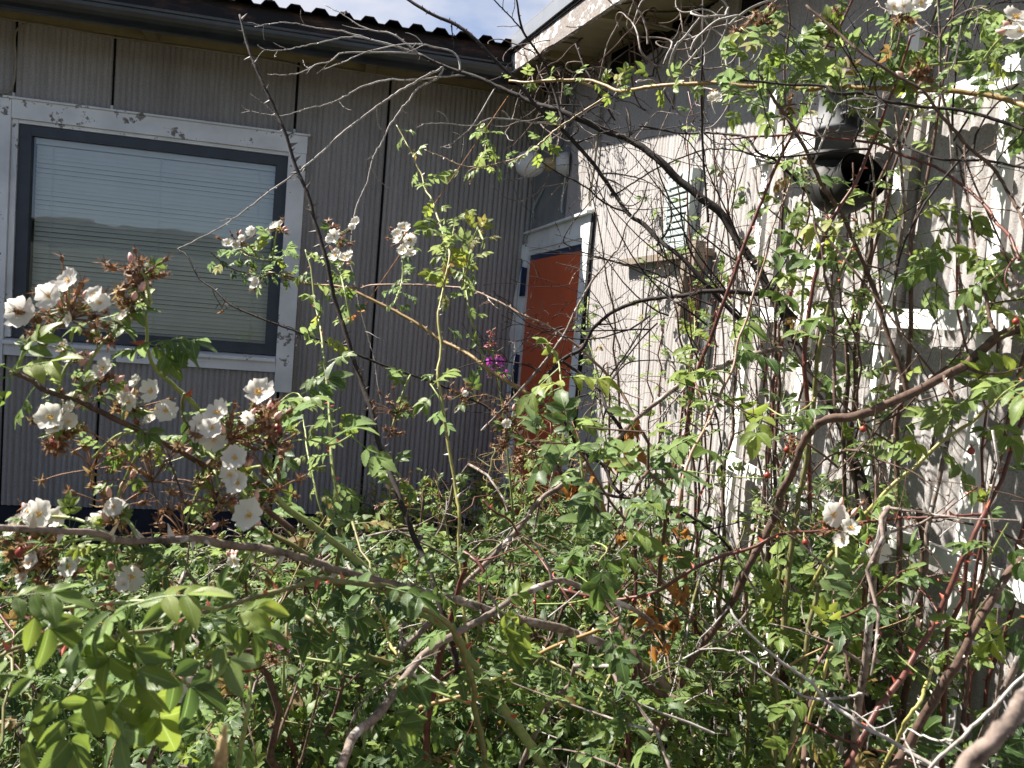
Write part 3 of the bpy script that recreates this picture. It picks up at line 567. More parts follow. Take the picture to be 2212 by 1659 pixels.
def leaves_along(b, P, T, size, gap, t0=0., t1=1., hue=.4, red=0., rise=.35, jit=.5, spot=.3, tipred=False):
    P = np.asarray(P); seg = np.linalg.norm(np.diff(P, axis=0), axis=1); cs = np.concatenate([[0], np.cumsum(seg)]); tot = cs[-1]
    if T is TM: size = size*.72
    s = tot*t0+rnd.random()*gap*.5; k = rnd.randrange(9); ph = rnd.random()*6
    while s < tot*t1:
        i = min(len(P)-2, int(np.searchsorted(cs, s))-1 if s > 0 else 0); i = max(i, 0); u = (s-cs[i])/(seg[i]+1e-9)
        p = P[i]+(P[i+1]-P[i])*u; t = unit(P[i+1]-P[i]); ph += 2.4+rnd.uniform(-.3, .3)
        a = unit(np.cross(t, [.3, .2, 1])); c = np.cross(t, a); d = a*math.cos(ph)+c*math.sin(ph)
        d = unit(d+t*.45+np.array([0, 0, rise])+nrs.randn(3)*.15)
        nr = np.array([0, 0, 1.])+nrs.randn(3)*jit+np.array([-.2, -.08, 0])
        f = s/tot; sz = size*rnd.uniform(.7, 1.15)*(1-.45*max(0, f-.75)/.25 if tipred else 1)
        put_leaf(b, rnd.choice(T), p, d, nr, sz, hue+rnd.uniform(-.18, .18)+(.35*max(0, f-.6) if tipred else 0), red+(max(0, f-.8)*3.*rnd.random() if tipred else 0), spot*rnd.random()*1.6)
        s += gap*rnd.uniform(.7, 1.3)

# ---- canes
def thorn(b, p, d, t, L_, w_, mi=1):
    d = unit(d); t = unit(t); x = np.cross(d, t)
    V = [p-t*w_*1.1-x*w_*.35, p+x*w_*.45, p+t*w_*1.1, p-x*w_*.45, p+d*L_-t*L_*.30]
    b.add(V, [0, 1, 4, 1, 2, 4, 2, 3, 4, 3, 0, 4], [3]*4, mi, smooth=False)
def thorns_along(b, P, rad, gap, L_, mi=1):
    P = np.asarray(P); seg = np.linalg.norm(np.diff(P, axis=0), axis=1); cs = np.concatenate([[0], np.cumsum(seg)]); s = rnd.random()*gap
    while s < cs[-1]*.995:
        i = max(0, min(len(P)-2, int(np.searchsorted(cs, s))-1)); u = (s-cs[i])/(seg[i]+1e-9); p = P[i]+(P[i+1]-P[i])*u; t = unit(P[i+1]-P[i])
        a = unit(np.cross(t, nrs.randn(3))); l = L_*rnd.uniform(.6, 1.25); thorn(b, p+a*rad[i]*.7, a, t, l, l*(.34 if l < .010 else .24), mi); s += gap*rnd.uniform(.3, 1.8)
def zigzag(p, d, length, n=9, amp=.16, grav=0.):
    P = [np.array(p, float)]; d = unit(d); st = length/n
    bend = nrs.randn(3)*.07
    for i in range(n):
        d = unit(d+bend+nrs.randn(3)*amp*.6+np.array([0, 0, grav])); P.append(P[-1]+d*st*rnd.uniform(.8, 1.2))
    return np.array(P)
def twigs(b, P, rad, num, Lm, lo=.15, hi=1., thg=.02, lvl=0, tmat=1, mi=0):
    for _ in range(num):
        i = min(len(P)-2, int(len(P)*rnd.uniform(lo, hi))); t = unit(P[i+1]-P[i]); a = unit(np.cross(t, nrs.randn(3)))
        d = t*rnd.uniform(.2, 1)+a+np.array([0, 0, .15]); l = Lm*rnd.uniform(.35, 1.2)
        Q = zigzag(P[i], d, l, 8); r_ = np.linspace(min(rad[i]*.55, .0030), .0007, len(Q)); b.tube(Q, r_, 5, mi, cap=False)
        if thg: thorns_along(b, Q, r_, thg, .0042, tmat)
        if lvl: twigs(b, Q, r_, 2, l*.5, .3, .9, thg, lvl-1, tmat, mi)
def clampx(P, lim=1.17):
    P = np.array(P); P[:, 0] = np.minimum(P[:, 0], lim); return P
ALLC = {}
THM = {'dark': 'thorn_d', 'grey': 'thorn_p', 'greyw': 'greyw', 'brownc': 'thorn_p', 'redc': 'thorn_r', 'olive': 'thorn_r', 'gold': 'thorn_p', 'yellow': 'thorn_p', 'green': 'thorn_r', 'pinkc': 'thorn_p'}
def cane(key, label, m, d, wpx, pts, th=(.022, .0075), tw=None, lv=None, also=(), name='rose_cane', cat='rose cane', group=None, am=None):
    """one traced cane: px points, distance from..to, width px from..to"""
    P2 = np.array([[float(a) for a in q.split(',')] for q in pts.split()])
    ds = np.linspace(0, 1, len(P2)); ph = rnd.random()*6
    D = d[0]+(d[1]-d[0])*ds+.03*np.sin(ds*7+ph)*min(d)/1.5
    P = smooth([at(x, y, q) for (x, y), q in zip(P2, D)], 6); P = clampx(P)
    rad = (wpx[0]+(wpx[1]-wpx[0])*np.linspace(0, 1, len(P))**.75)/2/FPX*np.linspace(d[0], d[1], len(P))
    jn = nrs.randn(len(P)+4, 3); jn = (jn[:-4]+jn[1:-3]+jn[2:-2]+jn[3:-1]+jn[4:])/2.2; P = P+jn*(.0006+rad[:, None]*.08)
    b = MB(); b.tube(P, rad, 9 if max(wpx) > 8 else 7, 0, lump=.07 if m in ('dark', 'grey', 'brownc') else .03)
    if th: thorns_along(b, P, rad, *th)
    if tw: twigs(b, P, rad, tw[0], tw[1], *(tw[2] if len(tw) > 2 else (.1, 1.)), thg=.018, lvl=1 if len(tw) < 4 else tw[3])
    for q in also:           # further branches of the same cane
        (w2, d2, pp) = q; A = np.array([[float(a) for a in z.split(',')] for z in pp.split()])
        Q = clampx(smooth([at(x, y, d2[0]+(d2[1]-d2[0])*i/(len(A)-1)) for i, (x, y) in enumerate(A)], 6)); Q = Q+nrs.randn(*Q.shape)*.0007
        j = np.argmin(np.linalg.norm(P-Q[0], axis=1)); 
        if np.linalg.norm(P[j]-Q[0]) < .5: k_ = min(8, len(Q)); f_ = np.linspace(1, 0, k_)[:, None]**1.5; Q[:k_] += (P[j]-Q[0])*f_
        r_ = np.linspace(w2[0], w2[1], len(Q))/2/FPX*d2[0]*(1.25 if am else 1); b.tube(Q, r_, 6, 2 if am else 0, lump=.04); thorns_along(b, Q, r_, .020, .0055)
        twigs(b, Q, r_, 3, .08, .3, 1., .018, 0, 1, 2 if am else 0)
    top = empty(name, label, cat, group, tuple(P[0] if P[0][2] < P[-1][2] else P[-1]))
    bo = b.build('stem', [m, THM[m], am or m], top); bo.location = -Vector(top.location); bo.name = 'stem'
    if lv:
        lb = MB()
        for q in (lv if isinstance(lv, list) else [lv]):
            T = q.get('T', TM); leaves_along(lb, P[int(q.get('a', 0)*len(P)):max(2, int(q.get('b', 1)*len(P)))], T, q['s'], q['g'], hue=q.get('h', .5), tipred=q.get('tip', False), red=q.get('r', 0), rise=q.get('rise', .3), spot=q.get('spot', .3))
        if lb.n: fo = lb.build('foliage', 'leaf', top); fo.location = -Vector(top.location)
    ALLC[key] = (top, P); return top, P
C = cane
C('B', 'thickest black thorny cane, sweeping from the gutter down across the sunlit wall', 'dark', (2.3, 1.5), (6, 25), '904,117 970,147 1017,163 1071,185 1131,213 1171,230 1211,240 1257,260 1304,280 1354,300 1387,317 1424,347 1471,390 1515,427 1561,467 1591,513 1618,552 1648,603 1675,650 1701,693 1708,740 1728,766 1741,806 1765,843 1795,880 1821,926 1838,986 1875,1086 1885,1250 1880,1450 1885,1640', (.016, .012), (10, .16, (.05, .6)), am='greyw',  # side branches take paler bark: sunlight put into their colour
  also=[((3.5, 1.2), (2.3, 2.4), '904,82 847,72 787,60 737,30 700,10'), ((3, 1.2), (2.35, 2.3), '860,78 787,79 737,67 683,60 633,50 590,50 550,58'), ((3, 1), (2.3, 2.2), '847,76 781,79 737,82 690,92 653,100 613,108 573,107 557,98'),
        ((3, 1.2), (2.3, 2.2), '787,90 737,113 713,133 687,138 653,155 617,162 577,160'), ((3.4, 1), (2.3, 2.15), '1031,177 971,165 887,173 831,173 777,190 737,213 700,227 667,233 620,248 583,248 533,237 522,227'),
        ((4, 1.6), (2.3, 2.0), '967,155 924,163 887,183 847,207 797,243 737,290 690,333 640,373 583,413 513,467 460,500 407,527 382,538'), ((3.5, 1), (2.3, 2.1), '967,157 944,170 904,190 884,217 864,240 837,280 824,310 807,337 794,390 774,437 764,473 757,553 767,610 777,663 794,726 807,770 814,820 824,873'),
        ((4, 1.4), (2.2, 2.1), '1251,267 1204,265 1154,265 1104,258 1057,257 1024,272 971,267 924,267 901,275'), ((2.5, 1), (2.2, 2.15), '1024,272 1014,280 977,310 951,318'), ((3.5, 1.5), (2.3, 2.2), '1017,150 984,115 930,100 880,95 800,110 750,130 700,150')])
C('A', 'dark cane rising past the roof corner into the sky', 'dark', (2.25, 1.9), (6, 10), '870,-20 880,0 934,32 984,53 1021,80 1071,133 1111,173 1144,210 1171,240 1204,267 1244,310 1284,357 1324,413 1354,457 1391,487 1427,523 1468,553 1529,619 1600,690', (.018, .007), (9, .15, (.15, 1.)),
  also=[((2.5, 4.5), (2.2, 2.1), '1121,343 1164,347 1204,373 1264,403 1304,437 1354,460'), ((4, 2.5), (2.1, 1.9), '1304,437 1324,423 1371,393 1421,363 1475,340 1525,323 1575,323 1625,333 1675,353'), ((2, 4), (2.1, 2.1), '1181,490 1210,520 1260,545 1310,560 1370,575 1440,600')])
C('C', 'tall bare dark cane leaning across the window, its tip under the gutter', 'dark', (1.9, 1.35), (5, 14), '517,32 533,93 550,140 577,197 600,247 620,300 640,360 660,410 677,463 690,513 705,560 720,640 744,713 761,770 781,826 801,886 817,946 837,1006 854,1053 871,1100 894,1159 917,1216 934,1253 960,1330 990,1450', (.018, .016))
C('D', 'thick grey brown cane running nearly level across the lower left foreground', 'grey', (.74, 1.45), (13, 22), '-40,1138 0,1139 117,1146 213,1153 283,1169 417,1164 483,1176 583,1186 667,1209 737,1233 837,1259 937,1283 1021,1306 1104,1333 1187,1353 1237,1369 1304,1393 1371,1423 1437,1483 1480,1560', (.035, .016), (3, .06, (.3, 1.), 0))
C('E', 'bleached grey cane curving up from the bottom edge, arched in front of everything', 'grey', (.85, 1.25), (24, 10), '720,1700 737,1656 754,1609 797,1559 847,1506 877,1456 921,1409 977,1373 1027,1346 1071,1319 1114,1293 1164,1269 1204,1256 1237,1263 1304,1290 1360,1312 1410,1345', (.045, .014), (4, .10, (.5, 1.), 1))
C('F', 'straight dark branch rising from lower centre to the right past the orange door', 'grey', (1.7, 1.35), (10, 12), '1700,753 1661,756 1575,783 1525,806 1475,828 1421,866 1371,906 1337,946 1287,983 1231,1033 1171,1080 1121,1139 1071,1193 1021,1246 954,1319 897,1376 864,1406', (.018, .007), (6, .12, (.2, .9)))
C('G', 'long smooth dark bough from the right edge bending steeply down in front of the trellis', 'brownc', (1.15, 1.45), (21, 15), '2240,690 2212,703 2158,726 2091,783 2041,813 1975,850 1908,876 1841,900 1791,906 1758,923 1735,953 1715,1013 1691,1060 1675,1103 1625,1206 1591,1279 1551,1339 1501,1423 1454,1523 1404,1606 1371,1660', (.040, .009), (3, .08, (0., .6), 0),
  also=[((4, 8), (1.35, 1.25), '1728,417 1751,467 1771,520 1785,610 1798,653 1801,753 1805,896'), ((3.5, 8), (1.3, 1.15), '2063,250 2065,300 2075,367 2091,433 2101,500 2108,553 2125,620 2138,686 2151,723')])
C('J', 'black arching cane curving over the lower part of the orange door', 'dark', (1.75, 1.65), (8, 10), '1170,822 1214,780 1257,750 1284,706 1317,676 1371,653 1424,643 1475,640 1525,630 1608,631 1675,645 1720,690', (.018, .007), (5, .15, (.1, .9)))
C('K', 'long golden green cane slanting down from the window toward the door foot', 'gold', (2.1, 1.7), (5, 11), '580,590 607,596 667,613 737,620 771,633 837,663 897,696 944,730 991,753 1027,776 1057,800 1104,830 1154,860 1204,900 1231,936 1257,983 1290,1060 1320,1150', (.016, .008), lv=dict(s=.055, g=.035, a=.0, b=.22, h=.3))
C('L', 'thin pinkish grey cane arching over the golden one toward the door', 'pinkc', (2.1, 1.8), (3.5, 7), '780,622 811,615 904,616 991,620 1037,633 1087,656 1137,683 1187,706 1237,740 1271,770 1304,800 1337,840 1354,870 1390,940 1440,1010', (.018, .007), (4, .12, (.1, .9)))
C('M', 'slender pale upright shoot with paired yellow green leaves before the dark joint', 'yellow', (2.0, 1.35), (2.2, 8.5), '857,270 871,300 884,320 897,350 914,383 919,410 934,433 944,463 954,493 962,530 971,553 957,626 947,686 951,760 945,813 957,886 971,970 984,1053 991,1106 994,1189 1001,1273 1004,1339 1011,1396 1020,1480', (.030, .010),
  lv=[dict(s=.078, g=.038, a=0, b=.5, h=.72), dict(s=.085, g=.026, a=.36, b=.5, h=.68, r=.12), dict(s=.07, g=.12, a=.5, b=.8, h=.4)])
C('M2', 'yellow green leafy shoot with bronze young tips, standing left of the pale upright one', 'green', (2.0, 1.6), (2.5, 5), '985,470 975,520 960,560 985,590 1005,600 1030,500 1045,520', (.03, .006), lv=dict(s=.08, g=.020, h=.62, r=.2, tip=True))
C('S', 'thin leafy green shoot rising beside the window frame corner', 'green', (1.75, 1.35), (3, 8), '660,540 672,590 683,663 693,713 700,786 710,886 714,960 720,1020 735,1120 760,1230', (.022, .008), lv=[dict(s=.085, g=.028, a=0, b=.5, h=.72), dict(s=.10, g=.055, a=.45, b=1, h=.6)])
C('S2', 'short bronze tipped sprig just right of the lower window corner', 'green', (1.6, 1.4), (2, 5), '645,875 655,905 660,930 665,975 680,1050 700,1130', (.03, .006), lv=dict(s=.06, g=.025, h=.7, r=.2, tip=True))
C('O', 'golden cane running level across the whole upper right with small leaf sprays', 'gold', (1.95, 1.15), (5, 12), '1100,175 1137,177 1187,173 1254,173 1304,183 1341,197 1371,192 1421,187 1475,180 1541,178 1608,187 1681,185 1741,193 1808,185 1875,188 1941,193 2041,197 2141,207 2212,227 2260,245', (.035, .010),
  lv=[dict(s=.062, g=.026, a=0, b=.28, h=.66, rise=.5), dict(s=.075, g=.022, a=.28, b=.5, h=.7), dict(s=.085, g=.028, a=.52, b=1, h=.5)], also=[((5, 2), (1.95, 2.15), '1341,197 1317,207 1271,233 1231,260 1197,283 1164,313 1127,337 1091,348 1044,360 997,357 964,343 917,323')])
C('O2', 'leafy pinkish twig hanging below the level golden cane, in front of the ribbed wall', 'pinkc', (2.05, 2.15), (4, 2), '1215,272 1197,283 1164,313 1127,337 1091,348 1044,360 1020,364 1000,385', (.03, .007), lv=dict(s=.075, g=.022, h=.68, rise=.2))
C('O3', 'small upright leafy sprig rising from the hanging pinkish twig', 'green', (2.1, 2.1), (1.5, 2.5), '1047,283 1052,300 1050,325 1062,345', (.03, .005), lv=dict(s=.075, g=.017, h=.7, rise=.1))
C('P', 'thin straight dark stem dropping vertically from the top edge by the vent', 'dark', (1.7, 1.7), (4, 6), '1516,-20 1518,0 1518,100 1515,187 1518,300 1525,410 1530,480', (.018, .006), (3, .12, (.1, .9)))
C('Q', 'forked thin dark stem crossing the peeling fascia board', 'dark', (2.0, 2.1), (4, 6), '1117,-20 1117,0 1127,60 1154,103 1181,143 1194,187 1207,233 1215,262', (.03, .006), also=[((4, 2.5), (2.0, 2.0), '1130,65 1124,60 1095,28 1067,0 1050,-20')])
C('R', 'thin dark stem with a white bleached fork, seen against the dark eave', 'dark', (2.1, 2.1), (3, 4), '1243,95 1260,140 1278,175 1290,200 1330,260', (.03, .005), (2, .1, (.2, .9)))
C('S1', 'thorny dark cane crossing the window corner and trailing to the withered flower heads', 'dark', (1.9, 1.75), (2.5, 6), '382,538 403,553 430,600 463,626 500,660 547,680 600,700 667,726 720,745 764,763 821,786 897,813 937,826 1004,856 1057,883 1110,930 1180,985', (.015, .007), (2, .07, (.1, .5)))
C('T', 'stout pale green cane arching up before the sill, ending in brown flower heads', 'green', (.98, 1.2), (4, 22), '325,650 317,686 320,743 333,793 353,813 400,853 437,896 480,950 533,1013 567,1053 613,1093 680,1140 737,1183 797,1239 847,1279 904,1323 971,1359 1004,1406 1037,1456 1071,1506 1121,1573 1177,1659 1200,1700', (.055, .016), lv=[dict(s=.10, g=.05, a=.02, b=.12, h=.6), dict(s=.10, g=.07, a=.35, b=.7, h=.25)])
C('T2', 'second green cane bending beside the stout one under the white blossoms', 'olive', (1.0, 1.15), (6, 12), '400,850 392,900 415,960 440,1010 470,1070 540,1130 640,1180 700,1230 760,1300', (.05, .010), lv=dict(s=.08, g=.05, h=.35))
C('U', 'slim reddish green cane with bright red thorns, arched across the lower left', 'olive', (.72, 1.05), (8, 14), '-30,1430 0,1419 50,1396 127,1393 210,1383 283,1369 367,1353 400,1339 500,1306 567,1286 633,1269 687,1254 737,1258 804,1263 851,1273 904,1306 954,1336 984,1373 997,1406 1014,1449 1024,1489 1024,1523 1041,1599 1050,1680', (.035, .011), lv=dict(s=.10, g=.10, a=.4, b=1, h=.3))
C('U2', 'pale green twig level above the large foreground leaves at left', 'green', (.8, .8), (6, 9), '-30,1410 20,1385 67,1345 110,1320 183,1307 260,1302 330,1300 400,1310 470,1318', (.05, .011))
C('V', 'brown cane from the left edge sloping down under the white blossoms', 'brownc', (.9, 1.05), (9, 14), '20,800 67,820 100,846 150,863 200,883 273,916 317,940 400,980 450,1016 490,1036 560,1090 640,1150', (.05, .009), (5, .12, (.1, .9)), lv=[dict(s=.07, g=.05, a=.1, b=.8, h=.45, spot=.8)])
C('W', 'dull brown cane hanging in front of the exhaust pipe and down to the big bough', 'brownc', (1.35, 1.4), (6, 11), '1640,160 1661,200 1688,240 1725,293 1751,350 1775,400 1801,433 1828,483 1858,553 1878,603 1895,653 1918,713 1941,786 1960,850', (.025, .008), (4, .1, (.1, .8)))
C('X', 'reddish brown cane leaning from the top edge down to the left of the exhaust pipe', 'redc', (1.45, 1.6), (5, 9), '1846,-15 1841,0 1808,67 1785,100 1761,167 1748,217 1708,293 1675,367 1641,450 1608,533 1575,620 1540,720 1500,820 1480,960', (.03, .007), (3, .1))
C('Y', 'red brown cane crossing right of the black elbow in a narrow V', 'redc', (1.3, 1.4), (5, 10), '1968,80 1945,150 1915,230 1901,283 1875,333 1848,393 1801,467 1775,533 1755,620 1740,760 1745,900 1750,1100', (.03, .008), (2, .1))
C('Z', 'long thin red cane drooping to the right below the level golden one', 'redc', (1.5, 1.1), (4, 8), '1560,300 1608,297 1691,290 1721,283 1785,297 1875,307 1921,320 1975,347 2041,373 2091,410 2128,443 2158,483 2181,513 2205,560', (.028, .007), (3, .1))
C('AA', 'dark cane sloping down at the top right behind the blossoms', 'brownc', (1.25, 1.1), (5, 8), '1740,10 1808,67 1860,115 1930,160 1991,200 2041,260 2091,317 2141,360 2175,410 2198,457 2215,500', (.028, .008), (4, .1))
C('AB', 'blackish cane dipping beneath the golden one and across the top trellis bar', 'dark', (1.3, 1.1), (5, 8), '1600,175 1700,180 1781,187 1808,203 1875,202 1925,220 2008,230 2108,247 2212,277 2250,290', (.028, .007), (5, .12))
C('AC', 'thin dark branched cane level across the right trellis panel', 'dark', (1.3, 1.1), (3, 7), '1905,287 1941,307 1985,327 2048,347 2141,347 2212,363 2250,370', (.02, .007), (8, .13))
C('AD', 'pale lichen grey twig rising to the top edge near the right corner', 'greyw', (1.3, 1.2), (4.5, 3), '1758,350 1778,300 1801,243 1818,220 1851,213 1908,220 1968,230 2038,200 2050,160 2065,120 2075,57', (.03, .006), (3, .08))
C('AE', 'bleached grey stem sloping down through the lower right leaves', 'greyw', (1.1, .95), (4, 10), '1575,1310 1588,1333 1641,1389 1708,1443 1748,1473 1791,1519 1858,1563 1925,1603 2008,1653 2060,1690', (.04, .007), also=[((3, 6), (1.15, 1.05), '1475,1396 1500,1404 1575,1403 1635,1439 1735,1503 1808,1509 1865,1499'), ((3, 5), (1.05, 1.0), '1800,1500 1850,1540 1905,1590')])
C('AG', 'straight red brown cane slanting across the lower right corner', 'redc', (1.15, 1.1), (9, 14), '2135,1090 2125,1113 2101,1163 2075,1219 2041,1299 2008,1366 1968,1433 1941,1473 1880,1560 1830,1660', (.03, .011))
C('AH', 'rough thick brown cane slanting beside the straight red brown one', 'brownc', (1.0, 1.05), (14, 22), '2250,1150 2212,1203 2158,1273 2108,1353 2061,1439 2015,1513 1975,1589 1935,1659 1915,1700', (.022, .011))
C('AJ', 'short yellow stem curving up from the bottom edge at right', 'yellow', (1.05, 1.05), (7, 9), '2015,1440 2001,1476 1988,1506 1961,1549 1941,1596 1908,1659 1895,1700', (.03, .007))
C('AJ2', 'yellow stem leaning at the bottom, left of the white trellis upright', 'yellow', (1.3, 1.3), (6, 9), '1850,1230 1842,1330 1800,1400 1775,1480 1745,1560 1715,1660', (.03, .007))
C('AK', 'yellow green cane with red thorns rising rightward over the lower trellis', 'yellow', (1.15, 1.35), (5, 10), '2240,770 2212,800 2141,873 2091,916 2025,963 1975,1010 1908,1066 1860,1120 1800,1190 1750,1270', (.03, .009), lv=[dict(s=.13, g=.035, a=0, b=.7, h=.66)])
C('AL', 'thick olive upright shoot topped by a bronze leaf tuft in front of the trellis', 'olive', (1.3, 1.4), (5, 13), '1852,475 1845,510 1831,553 1805,620 1785,686 1768,766 1761,853 1748,953 1730,1060 1721,1103 1700,1250 1690,1400', (.03, .010), lv=[dict(s=.12, g=.016, a=0, b=.14, h=.85, r=.25), dict(s=.13, g=.045, a=.1, b=.55, h=.45)])
C('AM', 'red tipped shoot turning yellow green below, with broad leaves on both sides', 'pinkc', (1.6, 1.35), (2, 8), '1715,360 1710,385 1695,427 1668,493 1655,553 1631,620 1615,686 1595,736 1585,793 1555,853 1525,920 1491,983 1475,1036 1460,1120', (.03, .009), lv=[dict(s=.07, g=.025, a=0, b=.08, h=.8, r=.8), dict(s=.14, g=.045, a=.1, b=.85, h=.45)])
C('AM2', 'bright leafy yellow green shoot standing left of the exhaust pipe', 'green', (1.55, 1.5), (2, 6), '1725,330 1740,400 1760,470 1750,540 1735,620 1730,700', (.03, .006), lv=dict(s=.10, g=.03, h=.75, tip=True))
C('AN', 'dark red cane dropping steeply right of the door foot', 'redc', (1.55, 1.6), (7, 11), '1250,1050 1297,1106 1347,1156 1387,1196 1421,1246 1475,1306 1520,1380', (.025, .009))
C('AN2', 'upright red cane below the dead orange leaves', 'redc', (1.7, 1.6), (5, 10), '1490,900 1460,1000 1420,1080 1377,1156 1374,1239 1364,1339 1361,1456 1357,1606 1355,1680', (.022, .008))
C('AO', 'thin crimson stem curving through the thicket at lower centre', 'redc', (1.4, 1.3), (5, 5), '1040,1080 1071,1106 1104,1126 1131,1169 1164,1203 1191,1239 1214,1273 1240,1310', (.03, .007))
C('AP', 'blackish forked cane arching below the door toward the right', 'dark', (1.5, 1.5), (5, 10), '1211,896 1237,943 1257,976 1304,1006 1324,1053 1371,1086 1440,1100 1500,1130', (.025, .007), (5, .13), also=[((8, 6), (1.5, 1.4), '1175,960 1197,1000 1237,1043 1304,1066 1371,1080 1475,1106 1541,1150 1590,1200')])
C('AQ', 'dark red cane bowing to the right below the trellis crossbar', 'redc', (1.35, 1.15), (9, 6), '1214,1273 1320,1295 1400,1285 1475,1243 1541,1209 1625,1183 1688,1153 1758,1148 1841,1133 1940,1120 2030,1118 2140,1110', (.022, .009), (5, .10))
C('AR', 'black kinked stem descending to the right of the lower door', 'dark', (1.65, 1.55), (6, 9), '1214,780 1244,800 1291,836 1304,870 1324,900 1341,930 1350,970', (.025, .006), (2, .1))
C('AT', 'long straight thin grey stem crossing the orange door from upper right', 'grey', (1.8, 1.7), (3, 6), '1400,395 1380,450 1354,483 1337,533 1321,553 1287,596 1254,650 1221,720 1197,753 1184,773 1144,820 1090,880 1040,930', (.022, .005), (5, .12, (.3, 1.)))
C('AV', 'thin dark stem looping up beside the vent louvres', 'dark', (2.0, 2.0), (2.5, 5), '1414,326 1425,380 1445,430 1450,470 1440,500 1420,530', (.03, .005), (2, .08))
C('AV2', 'fine dark stem crossing the vent louvres from the upper left', 'dark', (2.0, 1.9), (2, 5), '1440,360 1462,400 1470,450 1478,500 1495,550 1540,610 1600,680', (.03, .005), (5, .12))
C('AW', 'pair of thin dark stems bowing over the trellis left upright', 'dark', (1.8, 1.6), (4, 6), '1380,270 1475,287 1541,287 1608,297 1640,330 1680,350 1750,420', (.025, .006), (5, .12), also=[((3, 5), (1.7, 1.6), '1600,300 1612,320 1640,345 1675,353')])
C('BA', 'weathered brown stem leaning right across the lower trellis uprights', 'brownc', (1.35, 1.3), (9, 14), '1925,1260 1880,1330 1840,1380 1800,1430 1760,1500 1740,1580 1735,1680', (.03, .008))
C('BB', 'stout upright brown stem standing against the wall right of centre', 'brownc', (1.5, 1.5), (13, 16), '1985,1100 1992,1200 1990,1280 1985,1360 1965,1450 1950,1560 1945,1680', (.03, .010))
C('BC', 'orange brown branch low in the thicket, rising to the right', 'gold', (1.3, 1.25), (10, 8), '900,1530 980,1510 1060,1470 1120,1440 1200,1395 1290,1360 1340,1335', (.03, .007))
C('BD', 'pale yellow thin stem in the lower middle, rising to the right', 'yellow', (1.2, 1.15), (6, 4), '1240,1650 1262,1580 1290,1520 1320,1450 1340,1400 1355,1330', (.03, .006))
C('BE', 'short cut yellow stem with red thorns at lower centre left', 'yellow', (1.25, 1.2), (6, 7), '792,1290 815,1320 830,1350 842,1390 868,1422', (.02, .009))
C('BF', 'olive cane crossing under the arched grey one toward the bottom', 'olive', (1.15, 1.2), (10, 14), '660,1330 737,1385 800,1420 860,1440 920,1475 1000,1480', (.03, .010), lv=dict(s=.09, g=.06, h=.25))
C('BG', 'thick green stem standing at the bottom left below a red hip', 'green', (.9, .9), (5, 14), '536,1430 540,1480 530,1550 520,1620 512,1690', (.06, .008))
C('BJ2', 'brown cane dropping from the arch of the bleached grey one toward the bottom', 'brownc', (1.3, 1.25), (8, 14), '1300,1290 1327,1333 1354,1380 1375,1420 1391,1466 1430,1500 1470,1510', (.03, .009))
C('BH', 'pinkish grey out of focus twig in the bottom right corner', 'grey', (.42, .40), (22, 44), '2240,1480 2212,1510 2175,1560 2141,1600 2091,1655 2070,1690', (.03, .006))
C('BI', 'pale thin twig with curved side shoot just above the blurred corner twig', 'greyw', (.75, .75), (5, 9), '2240,1430 2200,1470 2140,1530 2080,1590 2020,1650 2000,1690', (.05, .006), also=[((3, 5), (.85, .75), '1905,1535 1950,1570 2010,1595 2060,1600')])
C('BJ', 'thin leafy twig with small dark leaves in front of the window corner', 'brownc', (2.1, 2.1), (2, 4), '455,545 490,575 530,590 560,600 590,590 640,600', (.03, .005), lv=dict(s=.055, g=.013, h=.2, rise=.2))
C('BK', 'small dark twig with tiny leaves below the white window blossoms', 'green', (2.1, 2.1), (2, 3), '500,515 520,545 560,560 600,560 625,540', (.03, .005), lv=dict(s=.055, g=.016, h=.35, rise=.2))
C('BL', 'leafy green stem carrying the middle white blossoms', 'green', (2.0, 1.8), (2, 5), '727,525 735,580 742,620 760,700', (.03, .005), lv=dict(s=.065, g=.02, h=.45))
C('BM', 'leafy green stem carrying the right hand cluster of middle blossoms', 'green', (2.0, 1.9), (2, 5), '875,520 872,560 868,610 850,660', (.03, .005), lv=dict(s=.065, g=.018, h=.5))
C('BN', 'drooping leafy twig right of the pale upright shoot', 'green', (1.9, 1.85), (3, 5), '1000,560 1005,610 1012,660 1025,710 1040,760 1060,820', (.03, .006), lv=dict(s=.075, g=.03, h=.5))
C('BO', 'yellow green sprig with broad toothed leaves in front of the door bottom', 'green', (1.35, 1.35), (3, 7), '1205,770 1210,800 1215,850 1225,900 1250,960 1260,1040', (.03, .007), lv=[dict(s=.13, g=.022, a=0, b=.45, h=.68, r=.1), dict(s=.09, g=.03, a=.3, b=1, h=.6)])
C('BP', 'thin stem with pale small leaves in front of the sunlit wall right of the door', 'green', (2.6, 2.4), (2, 4), '1270,640 1268,720 1290,800 1300,880 1310,960 1330,1050', (.03, .005), lv=dict(s=.075, g=.026, h=.68))
C('BQ', 'thin green stem with yellow small leaves left of the trellis', 'green', (2.3, 2.1), (2, 4), '1500,665 1502,720 1490,780 1500,860 1490,960', (.03, .005), lv=dict(s=.08, g=.026, h=.72))
